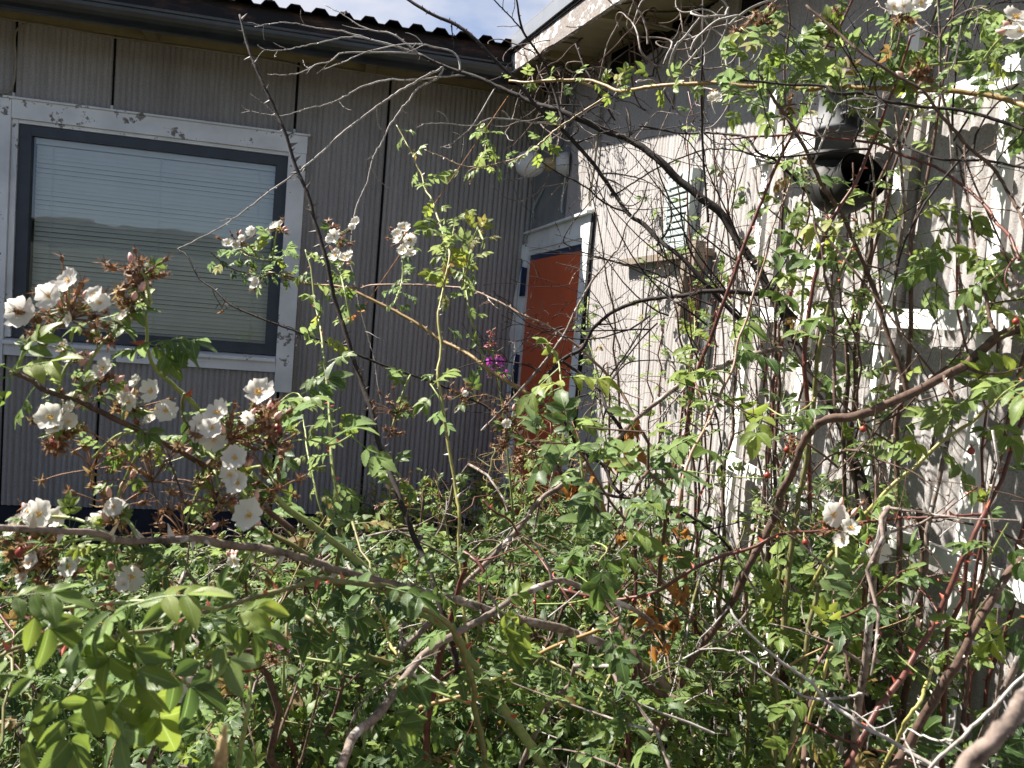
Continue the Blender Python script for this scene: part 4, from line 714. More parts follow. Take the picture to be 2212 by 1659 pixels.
for k_, (pp, lab, h_) in enumerate([('1650,60 1640,120 1600,150 1560,140', 'leafy twig at the top, left of the brown heads', .6), ('1775,70 1770,120 1740,160 1700,150 1660,165', 'leafy twig with brown heads left of the red brown cane', .55), ('1930,40 1925,90 1915,150 1925,200', 'leafy twig under the top white blossoms', .5), ('2090,40 2110,20 2140,10', 'small leafy twig close to the top right corner', .6),
        ('2212,70 2170,110 2130,130 2110,150', 'leafy twig in the corner beside the right hand blossoms', .4), ('2000,150 1960,180 1920,195', 'dense leafy twig with a crumpled brown head near the golden cane', .35), ('1850,170 1830,120 1800,90 1790,60', 'yellowish leafy twig above the exhaust pipe', .75), ('1700,150 1720,110 1700,60', 'dense leaf tuft above the golden cane', .55),
        ('1660,235 1640,230 1600,220 1560,225', 'leaf sprig below the golden cane, left of the trellis', .5), ('2140,130 2160,200 2200,260 2212,300', 'leafy twig hanging at the right edge below the corner blossoms', .4)]):
    C('tw%d' % k_, lab, 'green', (1.35, 1.35), (2, 3.5), pp, (.04, .005), lv=dict(s=.085, g=.020, h=h_, rise=.25), name='rose_twig', cat='rose twig')
for k_, (pp, lab, h_, d_) in enumerate([('2130,560 2150,600 2180,640 2212,650', 'leaf spray above the white crossbar at the right edge', .6, 1.15), ('2212,640 2180,650 2140,660', 'small leaf spray touching the white crossbar at right', .55, 1.2), ('2010,440 2040,470 2060,520 2070,560', 'leaf spray left of the grey stem, over the trellis', .65, 1.25), ('1980,500 2000,560 2020,600 2050,640', 'round leaved spray over the trellis joint', .55, 1.3),
        ('1960,920 2020,900 2060,880 2100,850', 'leaf spray beside the yellow green cane', .6, 1.25), ('1660,880 1700,900 1740,880 1760,860', 'large broad leaf spray hanging under the thin straight stem', .4, 1.15), ('1470,780 1500,800 1530,820', 'small leaf spray at the left of the red tipped shoot', .45, 1.5), ('2212,820 2170,850 2140,880', 'lime leaf spray at the right edge above the lower trellis', .8, 1.0),
        ('2180,1130 2150,1180 2130,1240', 'drooping dark leaf spray right of the red brown cane', .3, 1.0), ('2212,1330 2150,1360 2100,1390', 'leaf spray between the two slanting canes', .35, 1.0), ('1240,1160 1280,1170 1310,1190 1290,1220', 'broad toothed leaf spray left of the upright red cane', .35, 1.2), ('600,870 640,850 670,880', 'single arching leaf spray below the window corner', .4, 1.3),
        ('930,830 950,860 960,900', 'broad leaves with one large green one hanging', .5, 1.5), ('600,960 660,950 720,960 760,940', 'long arching spray of grey green leaves below the window', .35, 1.15), ('740,880 720,890 700,900', 'small pair of leaves by the dark leaning cane', .35, 1.5)]):
    C('sp%d' % k_, lab, 'green', (d_, d_), (3, 4.5), pp, (.05, .006), lv=dict(s=.11, g=.028, h=h_, rise=.1), name='rose_spray', cat='rose spray')

# large leaves close to the lens, lower left
nl = [(273, 1313, 260, [(372, 1283, .10), (200, 1360, .12)], .55), (110, 1476, 0, [], .4), (457, 1333, 0, [], .38), (300, 1490, 0, [], .25), (20, 1350, 0, [], .4), (370, 1250, 0, [], .35), (590, 1150, 0, [], .2), (60, 1400, 0, [], .45)]
spec = [('blurred pale green leaf spray closest to the lens, hanging below the pale twig', (280, 1308), .62, [(-150, .13), (-80, .14), (20, .12), (-115, .13)], .62),
        ('broad drooping leaves fanned at the far lower left', (108, 1475), .66, [(-20, .14), (-60, .14), (-120, .15), (165, .12), (60, .11)], .42),
        ('star shaped leaf spray with a reddish centre on the red thorned cane', (455, 1330), .66, [(10, .10), (-15, .11), (-75, .11), (160, .10), (-165, .10), (75, .07)], .45),
        ('dark drooping leaf spray below the star shaped one', (300, 1420), .68, [(-30, .14), (-70, .16), (-110, .17), (-150, .14)], .22),
        ('lime leaf cut by the left edge, above the thin reddish cane', (0, 1290), .62, [(-30, .12), (10, .11)], .6),
        ('fresh green leaves at the left edge beside the brown cane', (30, 800), .85, [(60, .11), (20, .12), (150, .11), (-150, .12), (-100, .10)], .68),
        ('pair of bright leaves on the pale green cane above the sill', (215, 690), .95, [(20, .11), (-10, .09), (190, .08)], .6),
        ('dark drooping leaf at the pale green cane, in front of the sill', (345, 735), .95, [(5, .11), (-60, .09), (190, .10), (-20, .09)], .25),
        ('broad dark leaves just under the level grey brown cane', (400, 1215), .9, [(-150, .12), (-100, .11), (-60, .12), (160, .10)], .12),
        ('dark broad leaves below the stout green cane at centre left', (700, 1320), .95, [(-120, .12), (-60, .12), (-10, .12), (170, .1)], .12),
        ('dark leaves beside the curved bleached cane near the bottom', (830, 1490), .95, [(-120, .12), (-60, .13), (10, .12), (120, .1)], .1),
        ('torn leaves with pale dry patches right of the curved bleached cane', (1060, 1440), 1.1, [(-60, .13), (-100, .12), (20, .12), (70, .11)], .3),
        ('two long leaves hanging from the arched grey cane', (1075, 1310), 1.05, [(-80, .13), (40, .09), (-40, .12)], .35)]
for lab, (x, y), d_, dirs, h_ in spec:
    top = empty('leaf_spray', lab, 'leaf spray', None, tuple(at(x, y, d_))); c_ = at(x, y, d_)
    for a_, sz in dirs:
        v = math.cos(R(a_))*RT+math.sin(R(a_))*UP+FW*rnd.uniform(-.25, .15); lb = MB()
        nr = -FW*.38+np.array([-.2, 0, 1.])+nrs.randn(3)*.3; sz *= .58 if d_ < .9 else .56; h_ = h_*.62+.19
        put_leaf(lb, rnd.choice(TH), np.zeros(3), v, nr, sz, h_+rnd.uniform(-.1, .1), .0, .5 if 'torn' in lab else .15)
        lb.build('leaf', 'leaf', top)


# ---- thicket: arching leafy bushes filling the ground between lens and walls
def canopy(x, y):
    """height the thicket reaches over the ground point (x, y)"""
    dd = x*fh[0]+y*fh[1]; side = (x*r0[0]+y*r0[1])/max(dd, .3)
    k = .36 if side < -.40 else (.36-.14*(side+.40)/.4 if side < 0 else max(.17, .22-.08*side))
    return max(.28, 1.6-(k+(.055 if y < 3.2 else -.02))*dd)
def bush(label, roots, ncane, leafsize, gap, hue, T=TL, name='rose_bush', col=('olive', 'brownc', 'grey', 'olive', 'redc'), reach=.55, hmul=1., upright=.0, stems=True, spot=.4):
    leafsize *= .76; cx = np.mean([q[0] for q in roots]); cy = np.mean([q[1] for q in roots]); top = empty(name, label, 'rose bush', None, (cx, cy, 0))
    lb = MB()
    for k in range(ncane):
        rx, ry = rnd.choice(roots); p = np.array([rx+rnd.gauss(0, .10), ry+rnd.gauss(0, .10), .0]); az = rnd.random()*6.283
        rc_ = reach*rnd.uniform(.3, 1.2)*(1-upright); e = p+np.array([math.cos(az)*rc_, math.sin(az)*rc_, 0]); e[0] = min(e[0], 1.10); e[1] = min(max(e[1], .75), 4.85)
        bare = k % 4 == 3; H = canopy(e[0], e[1])*hmul*(rnd.uniform(.5, 1.08) if not bare else rnd.uniform(.8, 1.2))
        m1 = p+(e-p)*.35+np.array([0, 0, H*.62]); m2 = p+(e-p)*.8+np.array([0, 0, H*.98]); e2 = e+np.array([(e-p)[0]*.35, (e-p)[1]*.35, H*rnd.uniform(.80, 1.0)])
        P = clampx(smooth([p, m1, m2, e2], 7), 1.12); P = P+nrs.randn(*P.shape)*.006; P[:, 1] = np.minimum(P[:, 1], 4.93)
        dn = np.linalg.norm(P-EYE, axis=1).min()
        if dn < .62: continue
        rad = np.linspace(rnd.uniform(.0045, .0085), .0012, len(P)); q = k % len(col); sb = MB()
        if bare: rad = rad*1.15; sb.tube(P, rad, 6, 0, lump=.05); thorns_along(sb, P, rad, .035, .008, 0); twigs(sb, P, rad, 4, .2, .3, 1., .03, 1, 0); o = sb.build('stem', col[q], top); o.location = -Vector(top.location); continue
        sb.tube(P, rad, 6, 0, lump=.04)
        if k % 2 == 0 and dn < 2.2: thorns_along(sb, P, rad, .04, .007, 0)
        leaves_along(lb, P, T, leafsize, gap, .22, 1., hue+rnd.uniform(-.12, .12), rise=.3, spot=spot)
        for _ in range(3):
            i = rnd.randrange(7, len(P)-1); Q = zigzag(P[i], nrs.randn(3)*[.7, .7, .5]+[0, 0, .35], rnd.uniform(.12, .28), 6, .1); Q = clampx(Q, 1.12); Q[:, 1] = np.minimum(Q[:, 1], 4.93)
            Q[:, 2] = np.minimum(Q[:, 2], np.maximum(P[i][2], H*1.05))
            if np.linalg.norm(Q-EYE, axis=1).min() < .62: continue
            sb.tube(Q, np.linspace(.0022, .0008, len(Q)), 4, 0, cap=False); leaves_along(lb, Q, T, leafsize*.9, gap*.7, 0, 1, hue+rnd.uniform(-.2, .25), rise=.3, spot=spot)
        o = sb.build('stem', col[q], top); o.location = -Vector(top.location)
    o = lb.build('foliage', 'leaf', top); o.location = -Vector(top.location); return top
bush('low leafy rose bush under the window, in front of the dark plinth', [(-1.3, 4.0), (-.9, 4.2)], 34, .085, .034, .42)
bush('leafy rose bush left of the blue bin, before the shaded wall', [(-.2, 3.9), (.2, 4.2)], 38, .085, .034, .45)
bush('rose bush with pale leaves growing in front of the door foot', [(.75, 3.2), (.85, 3.7)], 36, .09, .036, .58)
bush('dense rose bush in the left middle distance below the brown cane', [(-1.0, 2.7), (-.7, 3.1)], 44, .09, .032, .36)
bush('dense rose bush at centre under the leaning bare cane', [(-.1, 2.7), (.1, 3.0), (.3, 2.5)], 54, .09, .032, .36)
bush('bushy rose at the wall below the wooden bracket', [(.85, 2.5), (.95, 2.8), (.75, 2.2)], 30, .09, .032, .46)
bush('dark leaved rose bush at the lower left behind the big near leaves', [(-.75, 1.75), (-.45, 1.9), (-.9, 2.1)], 66, .085, .028, .28)
bush('dark leaved rose bush at the bottom centre around the curved bleached cane', [(.05, 1.75), (.3, 1.9), (-.15, 2.0)], 70, .085, .028, .26)
bush('rose bush at the bottom right of centre below the dark red canes', [(.6, 1.75), (.75, 1.6), (.55, 2.0)], 22, .09, .030, .34)
bush('climbing rose mass against the foot of the trellis', [(.95, 1.5), (1.0, 1.75), (.95, 1.25)], 14, .10, .034, .38, upright=.3)
bush('leafy rose at the lower right corner close to the wall', [(.95, 1.0), (.95, 1.15), (.9, 1.3)], 8, .10, .036, .34, upright=.3)
bush('low foreground rose growth along the bottom edge', [(-.25, 1.3), (.1, 1.35), (.35, 1.3)], 34, .08, .028, .3, hmul=.84, reach=.35)
bush('open upright rose with thin stems before the shaded wall left of the fireweed', [(-.45, 2.9), (-.1, 3.1), (-.25, 2.8)], 34, .10, .045, .5, T=TM, hmul=1.3, upright=.4, reach=.55)
bush('open upright rose with thin stems hiding the lower half of the door', [(.45, 3.0), (.7, 2.9), (.25, 2.8)], 20, .10, .045, .55, T=TM, hmul=1.3, upright=.45, reach=.5)
bush('open upright rose before the sunlit wall between door and trellis', [(.85, 2.6), (.8, 2.35)], 12, .09, .05, .5, T=TM, hmul=1.3, upright=.5, reach=.45)

# ---- upright stems crowding against the trellis
def climber(label, x0, y0, n, m, spread, hmax, leafy, gap=.05, name='climbing_rose', hue=.5, size=.09):
    top = empty(name, label, 'climbing rose', None, (x0, y0, 0)); lb = MB()
    for k in range(n):
        p = np.array([x0+rnd.uniform(-.05, .07), y0+rnd.uniform(-.12, .12), 0.]); h = hmax*rnd.uniform(.6, 1.); yy = rnd.uniform(-spread, spread)
        P = smooth([p, p+[rnd.uniform(-.05, .03), yy*.25, h*.35], p+[rnd.uniform(-.12, .05), yy*.6, h*.7], p+[rnd.uniform(-.28, .04), yy, h]], 9); P = clampx(P+nrs.randn(*P.shape)*.006, 1.185)
        rad = np.linspace(rnd.uniform(.004, .0085), .0016, len(P)); b = MB(); b.tube(P, rad, 7, 0, lump=.06); thorns_along(b, P, rad, .03, .007, 1); twigs(b, P, rad, 4, .2, .25, 1., .03, 1)
        mm = m[k % len(m)]; o = b.build('stem', [mm, THM[mm]], top); o.location = -Vector(top.location)
        if leafy and k % leafy == 0: leaves_along(lb, P, TM, size, gap, .35, 1., hue, rise=.2)
    if lb.n: o = lb.build('foliage', 'leaf', top); o.location = -Vector(top.location)
climber('climbing rose whose stems fan out left of the trellis on the sunlit wall', 1.08, 2.45, 6, ['redc', 'dark', 'brownc'], .38, 2.2, 4)
climber('climbing rose with red stems at the left upright of the trellis', 1.06, 2.1, 8, ['redc', 'brownc', 'dark'], .34, 2.4, 3)
climber('climbing rose crowding behind the olive upright shoot', 1.07, 1.8, 8, ['brownc', 'grey', 'grey'], .32, 2.5, 3)
climber('climbing rose rising along the wide dark wall joint', 1.07, 1.52, 8, ['brownc', 'grey', 'redc'], .3, 2.5, 3)
climber('climbing rose on the right hand upright of the trellis', 1.07, 1.22, 9, ['brownc', 'redc', 'grey'], .25, 2.4, 3)

# ---- dead vine under the right eave
vine = empty('dead_vine', 'bleached tangle of a dead vine hanging under the right hand eave', 'dead vine', None, (1.1, 3.5, 2.6))
def curl(p, d, n, st, turn): 
    P = [np.array(p, float)]; d = unit(d); ax = unit(nrs.randn(3))
    for i in range(n):
        if rnd.random() < .12: ax = unit(nrs.randn(3)); 
        d = unit(d+np.cross(ax, d)*turn+nrs.randn(3)*.10); q = P[-1]+d*st; q[0] = min(q[0], 1.18); q[2] = min(q[2], rake(q[1])+.03); P.append(q)
    return np.array(P)
for k in range(46):
    y = rnd.uniform(2.3, 4.5); b = MB(); P = curl((rnd.uniform(.93, 1.15), y, rake(y)+.02-rnd.random()*.1), nrs.randn(3)*[.5, 1, .5]+[0, 0, -.2], 26, .022, rnd.uniform(.05, .35)); b.tube(smooth(P, 2), np.linspace(.004, .0016, 2*len(P)-1), 5, 0, cap=False)
    o = b.build('tendril', 'brownc' if k % 3 else 'grey', vine); o.location = -Vector(vine.location)
for k in range(16):
    b = MB(); P = curl((1.0+rnd.uniform(-.1, .12), rnd.uniform(3.7, 4.5), rnd.uniform(2.35, 2.8)), nrs.randn(3)*[.4, .8, .5]+[0, 0, -.6], 26, .02, .15); b.tube(smooth(P, 2), np.linspace(.0035, .0012, 2*len(P)-1), 5, 0, cap=False)
    o = b.build('tendril', 'grey', vine); o.location = -Vector(vine.location)
v2 = empty('dead_vine', 'bright white curly dead tendrils at the top right of centre, near the lens', 'dead vine', None, tuple(at(1520, 60, 1.6)))
for k in range(12):
    x, y = rnd.uniform(1440, 1600), rnd.uniform(-30, 125); b = MB(); P = curl(at(x, y, rnd.uniform(1.5, 1.75)), nrs.randn(3), 22, .012, rnd.uniform(.15, .5)); b.tube(smooth(P, 2), np.linspace(.0028, .0008, 2*len(P)-1), 5, 0, cap=False)
    o = b.build('tendril', 'greyw', v2); o.location = -Vector(v2.location)
for k in range(12):
    x, y = rnd.uniform(1340, 1480), rnd.uniform(60, 240); b = MB(); P = curl(at(x, y, rnd.uniform(1.8, 2.2)), nrs.randn(3), 22, .014, rnd.uniform(.1, .35)); b.tube(smooth(P, 2), np.linspace(.0028, .0009, 2*len(P)-1), 5, 0, cap=False)
    o = b.build('tendril', 'grey', v2); o.location = -Vector(v2.location)
# dead bush of fine twigs in front of the bracket
def deadbush(label, pts, m, n, ln, d):
    x, y = pts[0]; top = empty('dead_twigs', label, 'dead twigs', None, tuple(at(x, y, d)))
    for k in range(n):
        x, y = rnd.choice(pts); b = MB(); p = at(x+rnd.uniform(-30, 30), y+rnd.uniform(-25, 25), d+rnd.uniform(-.15, .25)); P = clampx(zigzag(p, -RT*rnd.uniform(-.3, 1)+UP*rnd.uniform(-.4, 1)+nrs.randn(3)*.4, ln*rnd.uniform(.5, 1.2), 12, .12), 1.17)
        r_ = np.linspace(.0022, .0007, len(P)); b.tube(P, r_, 5, 0, cap=False); twigs(b, P, r_, 4, ln*.5, .2, 1., .03, 1, 0); o = b.build('twig', m, top); o.location = -Vector(top.location)
deadbush('mesh of fine black twigs between the bracket and the trellis', [(1560, 640), (1600, 600), (1540, 680), (1620, 560), (1660, 690)], 'dark', 11, .42, 1.75)
deadbush('fine dark twigs spreading before the sunlit wall right of the door', [(1340, 760), (1360, 900), (1420, 700), (1300, 850)], 'dark', 10, .34, 1.8)
deadbush('thin grey twigs standing in front of the orange door', [(1170, 780), (1220, 820), (1130, 720), (1240, 700)], 'dark', 3, .26, 1.8)
deadbush('dark twigs tangled over the black elbow and top crossbar', [(1780, 240), (1850, 330), (1900, 420), (2000, 350), (2080, 300)], 'dark', 7, .34, 1.3)
deadbush('pale grey twigs in the lower right thicket', [(1560, 1380), (1500, 1330), (1650, 1300), (1800, 1250)], 'grey', 7, .22, 1.3)
deadbush('brown twigs over the lower trellis', [(1800, 1000), (1900, 900), (2000, 1000), (2050, 800), (2100, 1150)], 'brownc', 9, .34, 1.3)
deadbush('straw coloured dead stalks at the foot of the door', [(1180, 1060), (1220, 1100), (1150, 1000), (1250, 1000)], 'gold', 12, .25, 2.2)


# ---- blossoms, spent heads, hips
def petals(seed):
    r = random.Random(seed); b = MB()
    for k in range(5):
        a0 = k*2*math.pi/5+r.uniform(-.12, .12); Rr = r.uniform(.88, 1.05); cup = r.uniform(.10, .55); tw_ = r.uniform(-.12, .12); nr_, nc = 7, 7; V = []
        for i in range(nr_+1):
            t = i/nr_
            for j in range(nc):
                u = -1+2*j/(nc-1); wd = .60*math.sin(math.pi*(.10+.62*t))**.9; rr = Rr*t*(1-.16*(1-abs(u)**.8)*(t**4)-.10*abs(u)**2.5*t)
                V.append((u*wd*Rr*(.25+.75*t**.5), rr+.08, cup*t*t*.7+.07*u*u*t+.045*math.sin(u*6+seed+k)*t*t+tw_*u*t+.02*(k % 2)))
        V = rotz(np.array(V), a0); i = np.arange(nr_)[:, None]*nc; j = np.arange(nc-1)[None]
        b.add(V, np.stack([i+j, i+j+1, i+nc+j+1, i+nc+j], -1).reshape(-1), [4]*(nr_*(nc-1)))
    return b
def stam(seed):
    r = random.Random(seed); b = MB(); b.lathe([(0, .13), (.05, .12), (.09, .03)], (0, 0, .02), n=8)
    for k in range(34):
        a = r.random()*6.28; q = r.uniform(.14, .30); p0 = np.array([.06*math.cos(a), .06*math.sin(a), .05]); p1 = np.array([q*math.cos(a), q*math.sin(a), r.uniform(.12, .24)])
        b.tube([p0, p1*.8+p0*.2, p1], [.008, .007, .024], 4)
    return b
PM = [petals(k).build('petals_mesh', 'petal').data for k in range(5)]
SM = [stam(k).build('stamens_mesh', 'stamen').data for k in range(2)]
for o in [o for o in bpy.data.objects if o.name.startswith(('petals_mesh', 'stamens_mesh'))]: bpy.data.objects.remove(o)
def basis(z):
    z = unit(z); x = unit(np.cross(z, nrs.randn(3))); return Matrix(np.column_stack([x, np.cross(z, x), z]).tolist())
def spent(b, p, d, s, r_=None):
    """withered head: swollen hip, five reflexed sepals, tuft of dry stamens"""
    d = unit(d); b.lathe([(-.9*s, .12*s), (-.6*s, .32*s), (-.2*s, .36*s), (0, .24*s)], p, d, 7, 1)
    a = unit(np.cross(d, nrs.randn(3))); c = np.cross(d, a)
    for k in range(5):
        th = k*1.257+rnd.uniform(-.3, .3); o_ = a*math.cos(th)+c*math.sin(th); w_ = np.cross(d, o_); L_ = s*rnd.uniform(.8, 1.6); up = rnd.uniform(-.7, .9)
        V = [p-w_*.2*s, p+w_*.2*s, p+o_*L_*.5+d*up*L_*.3+w_*.2*s, p+o_*L_*.5+d*up*L_*.3-w_*.16*s, p+o_*L_+d*up*L_*rnd.uniform(.3, 1.)]
        b.add(V, [0, 1, 2, 3, 3, 2, 4], [4, 3], 0)
    for k in range(7): b.tube([p, p+(d+nrs.randn(3)*.5)*s*.7], [.05*s, .03*s], 3, 0, cap=False)
def cluster(key, label, x, y, d, blooms, nsp, spread, col='brown', sz=.0085, greens=2):
    """a cluster at the end of a stalk of the cane it hangs on; blooms: px x, px y, px diameter"""
    top, P = ALLC[key]; c = at(x, y, d); j = int(np.argmin(np.linalg.norm(P-c, axis=1))); root = P[j]; b = MB(); inv = Vector(top.location)
    b.tube(smooth([root, root+(c-root)*.5+np.array([0, 0, .01]), c], 5), np.linspace(.0022, .0016, 11), 6)
    hb = MB(); sp = spread*d/FPX
    for (fx, fy, fd) in blooms:
        p = at(fx, fy, d-.03+rnd.uniform(-.02, .02)); rr = fd/2/FPX*d; mid = c+(p-c)*.5+np.array([0, 0, -.006]); b.tube(smooth([c, mid, p], 4), .0009, 5)
        face = unit(-FW*rnd.uniform(.8, 1.4)+np.array([-.3, .1, .8])*rnd.uniform(.3, .8)+nrs.randn(3)*.3)
        o = bpy.data.objects.new('flower', rnd.choice(PM)); COL.objects.link(o); o.parent = top; o.matrix_local = Matrix.Translation(Vector(p)-inv)@basis(face).to_4x4()@Matrix.Scale(rr*1.15, 4)
        s_ = bpy.data.objects.new('stamens', rnd.choice(SM)); COL.objects.link(s_); s_.parent = o
    for k in range(nsp):
        g_ = nrs.randn(3)*sp*[.75, .5, .6]; p = c+g_; 
        hb.tube(smooth([c-np.array([0, 0, sp*.4]), c+(p-c)*.6-np.array([0, 0, .003]), p], 3), .0008, 4, 1); spent(hb, p, g_+np.array([0, 0, sp*.6]), sz*rnd.uniform(.7, 1.2))
    for k in range(min(5, 1+len(blooms)) if blooms or nsp > 12 else 0):
        g_ = nrs.randn(3)*sp*[.6, .5, .5]; p = c+g_; dv = unit(g_+np.array([0, 0, sp])); b.tube(smooth([c, c+(p-c)*.6, p], 3), .0008, 4); b.lathe([(0, .0022), (.004, .0036), (.008, .0032), (.013, .0008)], p, dv, 8, 1)
    o = b.build('flower_stalk', ['green', 'bud'], top); o.location = -inv
    if nsp: o = hb.build('withered_flower_head', [col, 'brown'], top); o.location = -inv
    if greens:
        lb = MB(); leaves_along(lb, [root, c], TM, .05*d, .02*d, .1, .9, .5)
        if lb.n: o = lb.build('foliage', 'leaf', top); o.location = -inv
K = cluster
K('V', '', 150, 665, .92, [(46, 675, 62), (105, 640, 48), (128, 622, 50), (148, 606, 46), (205, 640, 42), (217, 655, 36), (150, 690, 30)], 34, 60)
K('T', '', 300, 585, .96, [], 26, 34)
K('T', '', 285, 650, .96, [(265, 682, 22)], 14, 26, 'tan')
K('V', '', 80, 715, .92, [], 8, 26); K('V', '', 235, 725, .95, [], 7, 28, 'brown'); K('V', '', 160, 775, .95, [(150, 772, 24), (138, 745, 22)], 5, 22)
K('V', '', 215, 820, .95, [(222, 797, 40), (195, 815, 26)], 9, 26); K('V', '', 165, 870, .95, [(160, 868, 36), (150, 880, 26)], 6, 26)
K('V', '', 135, 925, .93, [(110, 902, 52), (150, 912, 36), (120, 925, 34)], 14, 28, 'tan'); K('V', '', 125, 960, .93, [], 10, 16)
K('V', '', 285, 870, .97, [(292, 825, 28), (328, 845, 46), (278, 868, 36), (268, 858, 26), (358, 888, 42), (325, 905, 24)], 16, 36, 'tan')
K('V', '', 330, 1010, 1.0, [], 18, 80, 'tan', greens=6); K('V', '', 200, 990, .98, [], 12, 60, 'tan'); K('V', '', 470, 1060, 1.0, [], 14, 70, 'tan', greens=6)
K('V', '', 400, 1130, 1.0, [], 14, 70, 'brown', greens=6); K('V', '', 250, 1080, 1.0, [(250, 1100, 46), (212, 1128, 38)], 10, 50, 'brown', greens=4)
K('T', '', 500, 930, .94, [(560, 848, 56), (470, 892, 52), (438, 915, 46), (432, 942, 44), (462, 950, 46), (458, 925, 40)], 26, 52)
K('T', '', 575, 900, .95, [(535, 902, 26)], 20, 34); K('T', '', 590, 950, .97, [], 12, 36)
K('T', '', 510, 1000, .95, [(508, 990, 46), (498, 1025, 42), (515, 1045, 44)], 7, 22, 'tan'); K('T2', '', 550, 1105, .95, [(540, 1112, 58)], 9, 22)
K('T', '', 600, 1040, 1.0, [], 12, 46, 'brown', greens=3)
K('D', '', 70, 1115, .95, [(35, 1135, 46), (85, 1112, 56), (125, 1118, 40), (60, 1105, 30)], 12, 30); K('D', '', 75, 1200, .95, [(70, 1212, 34), (50, 1250, 26)], 40, 46, 'tan', .010)
K('D', '', 160, 1230, .95, [(150, 1225, 36), (172, 1210, 22)], 6, 26); K('D', '', 275, 1240, .95, [(285, 1246, 52), (268, 1262, 28)], 12, 30, 'tan')
K('D', '', 250, 1120, .95, [(246, 1095, 34)], 10, 24, 'tan')
K('U', '', 400, 1490, .95, [(408, 1488, 44), (385, 1495, 36), (372, 1483, 26)], 12, 24); K('U', '', 350, 1550, .95, [(345, 1548, 40)], 4, 18)
K('U', '', 125, 1350, .9, [(118, 1345, 36), (115, 1372, 30), (150, 1335, 24)], 10, 26); K('U', '', 590, 1410, 1.1, [], 12, 26, 'brown')
K('D', '', 515, 1215, 1.1, [(505, 1212, 24), (515, 1232, 20), (540, 1198, 20), (555, 1200, 18)], 7, 22); K('D', '', 490, 1265, 1.1, [], 8, 22, 'brown')
K('BK', '', 515, 520, 2.0, [(492, 525, 20), (512, 530, 18), (543, 500, 19), (523, 515, 14)], 12, 20, 'brown', .008); K('BK', '', 600, 490, 2.0, [(593, 488, 20), (605, 483, 12)], 10, 14, 'tan', .008)
K('BJ', '', 555, 608, 2.0, [(552, 612, 22), (545, 603, 14)], 6, 12, 'tan', .008)
K('BL', '', 728, 505, 1.95, [(722, 510, 26), (712, 518, 16), (768, 478, 18), (760, 490, 14)], 12, 24, 'brown', .008); K('BL', '', 738, 558, 1.95, [(725, 552, 28), (745, 560, 28), (738, 572, 22), (752, 548, 20)], 7, 16, 'brown', .008)
K('BM', '', 872, 512, 1.95, [(872, 492, 24), (862, 515, 24), (886, 518, 26), (872, 540, 24), (888, 548, 24), (858, 505, 20)], 12, 24, 'brown', .008)
K('S1', '', 860, 880, 1.75, [], 22, 32, 'brown', .008); K('S1', '', 845, 928, 1.75, [], 10, 18, 'brown', .008); K('S1', '', 1000, 850, 1.7, [(1005, 850, 12)], 14, 28, 'brown', .008)
K('K', '', 1105, 905, 1.7, [(1095, 915, 18)], 26, 40, 'brown', .009); K('K', '', 1090, 950, 1.7, [], 14, 22, 'brown', .009); K('AP', '', 1130, 985, 1.6, [], 14, 28, 'brown', .008); K('C', '', 880, 1060, 1.6, [(898, 1083, 20)], 12, 30, 'brown', .008)
K('C', '', 840, 1120, 1.6, [], 8, 26, 'brown', .008)
K('AQ', '', 1815, 1130, 1.2, [(1800, 1112, 46), (1838, 1140, 34), (1818, 1165, 30), (1898, 1190, 42)], 12, 34, 'brown')
K('tw0', '', 1648, 42, 1.35, [], 14, 28, 'brown'); K('tw1', '', 1778, 50, 1.35, [], 10, 22, 'brown'); K('tw1', '', 1808, 28, 1.35, [], 6, 12, 'brown')
K('tw2', '', 1945, 25, 1.2, [(1930, 18, 36), (1952, 14, 34), (1990, 8, 36), (1998, -8, 24)], 8, 26, 'brown'); K('tw4', '', 2200, 55, 1.05, [(2195, 38, 50), (2206, 68, 46), (2180, 62, 30)], 6, 20, 'brown')
K('tw5', '', 1985, 158, 1.25, [], 14, 20, 'brown', .010); K('tw9', '', 1545, 210, 1.5, [(1538, 212, 20), (1548, 208, 18), (1553, 216, 12)], 4, 12, 'tan'); K('X', '', 1703, 240, 1.45, [], 10, 18, 'tan')
K('G', '', 1708, 968, 1.3, [], 5, 20, 'brown', .009, 0); K('AC', '', 1600, 60, 1.4, [], 4, 14, 'brown')

def hip(key, x, y, d, s, red=True):
    s *= .68
    top, P = ALLC[key]; c = at(x, y, d); j = int(np.argmin(np.linalg.norm(P-c, axis=1))); inv = Vector(top.location); b = MB()
    b.lathe([(-1.1*s, .25*s), (-.8*s, .8*s), (-.2*s, 1.*s), (.5*s, .75*s), (.9*s, .30*s), (1.*s, .12*s)], c, (0.1, .1, 1), 14, 0); dn = np.array([0, 0, 1.])
    for k in range(5): th_ = k*1.257; b.tube([c+dn*s*.9, c+dn*s*1.6+np.array([math.cos(th_), math.sin(th_), 0])*s*.6, c+dn*s*1.7+np.array([math.cos(th_), math.sin(th_), 0])*s*1.1], [.14*s, .10*s, .03*s], 4, 1)
    b.tube(smooth([P[j], (P[j]+c)/2-np.array([0, 0, .006]), c-dn*s], 4), .0011, 5, 2); o = b.build('rose_hip', ['hip', 'brown', 'green'], top); o.location = -inv
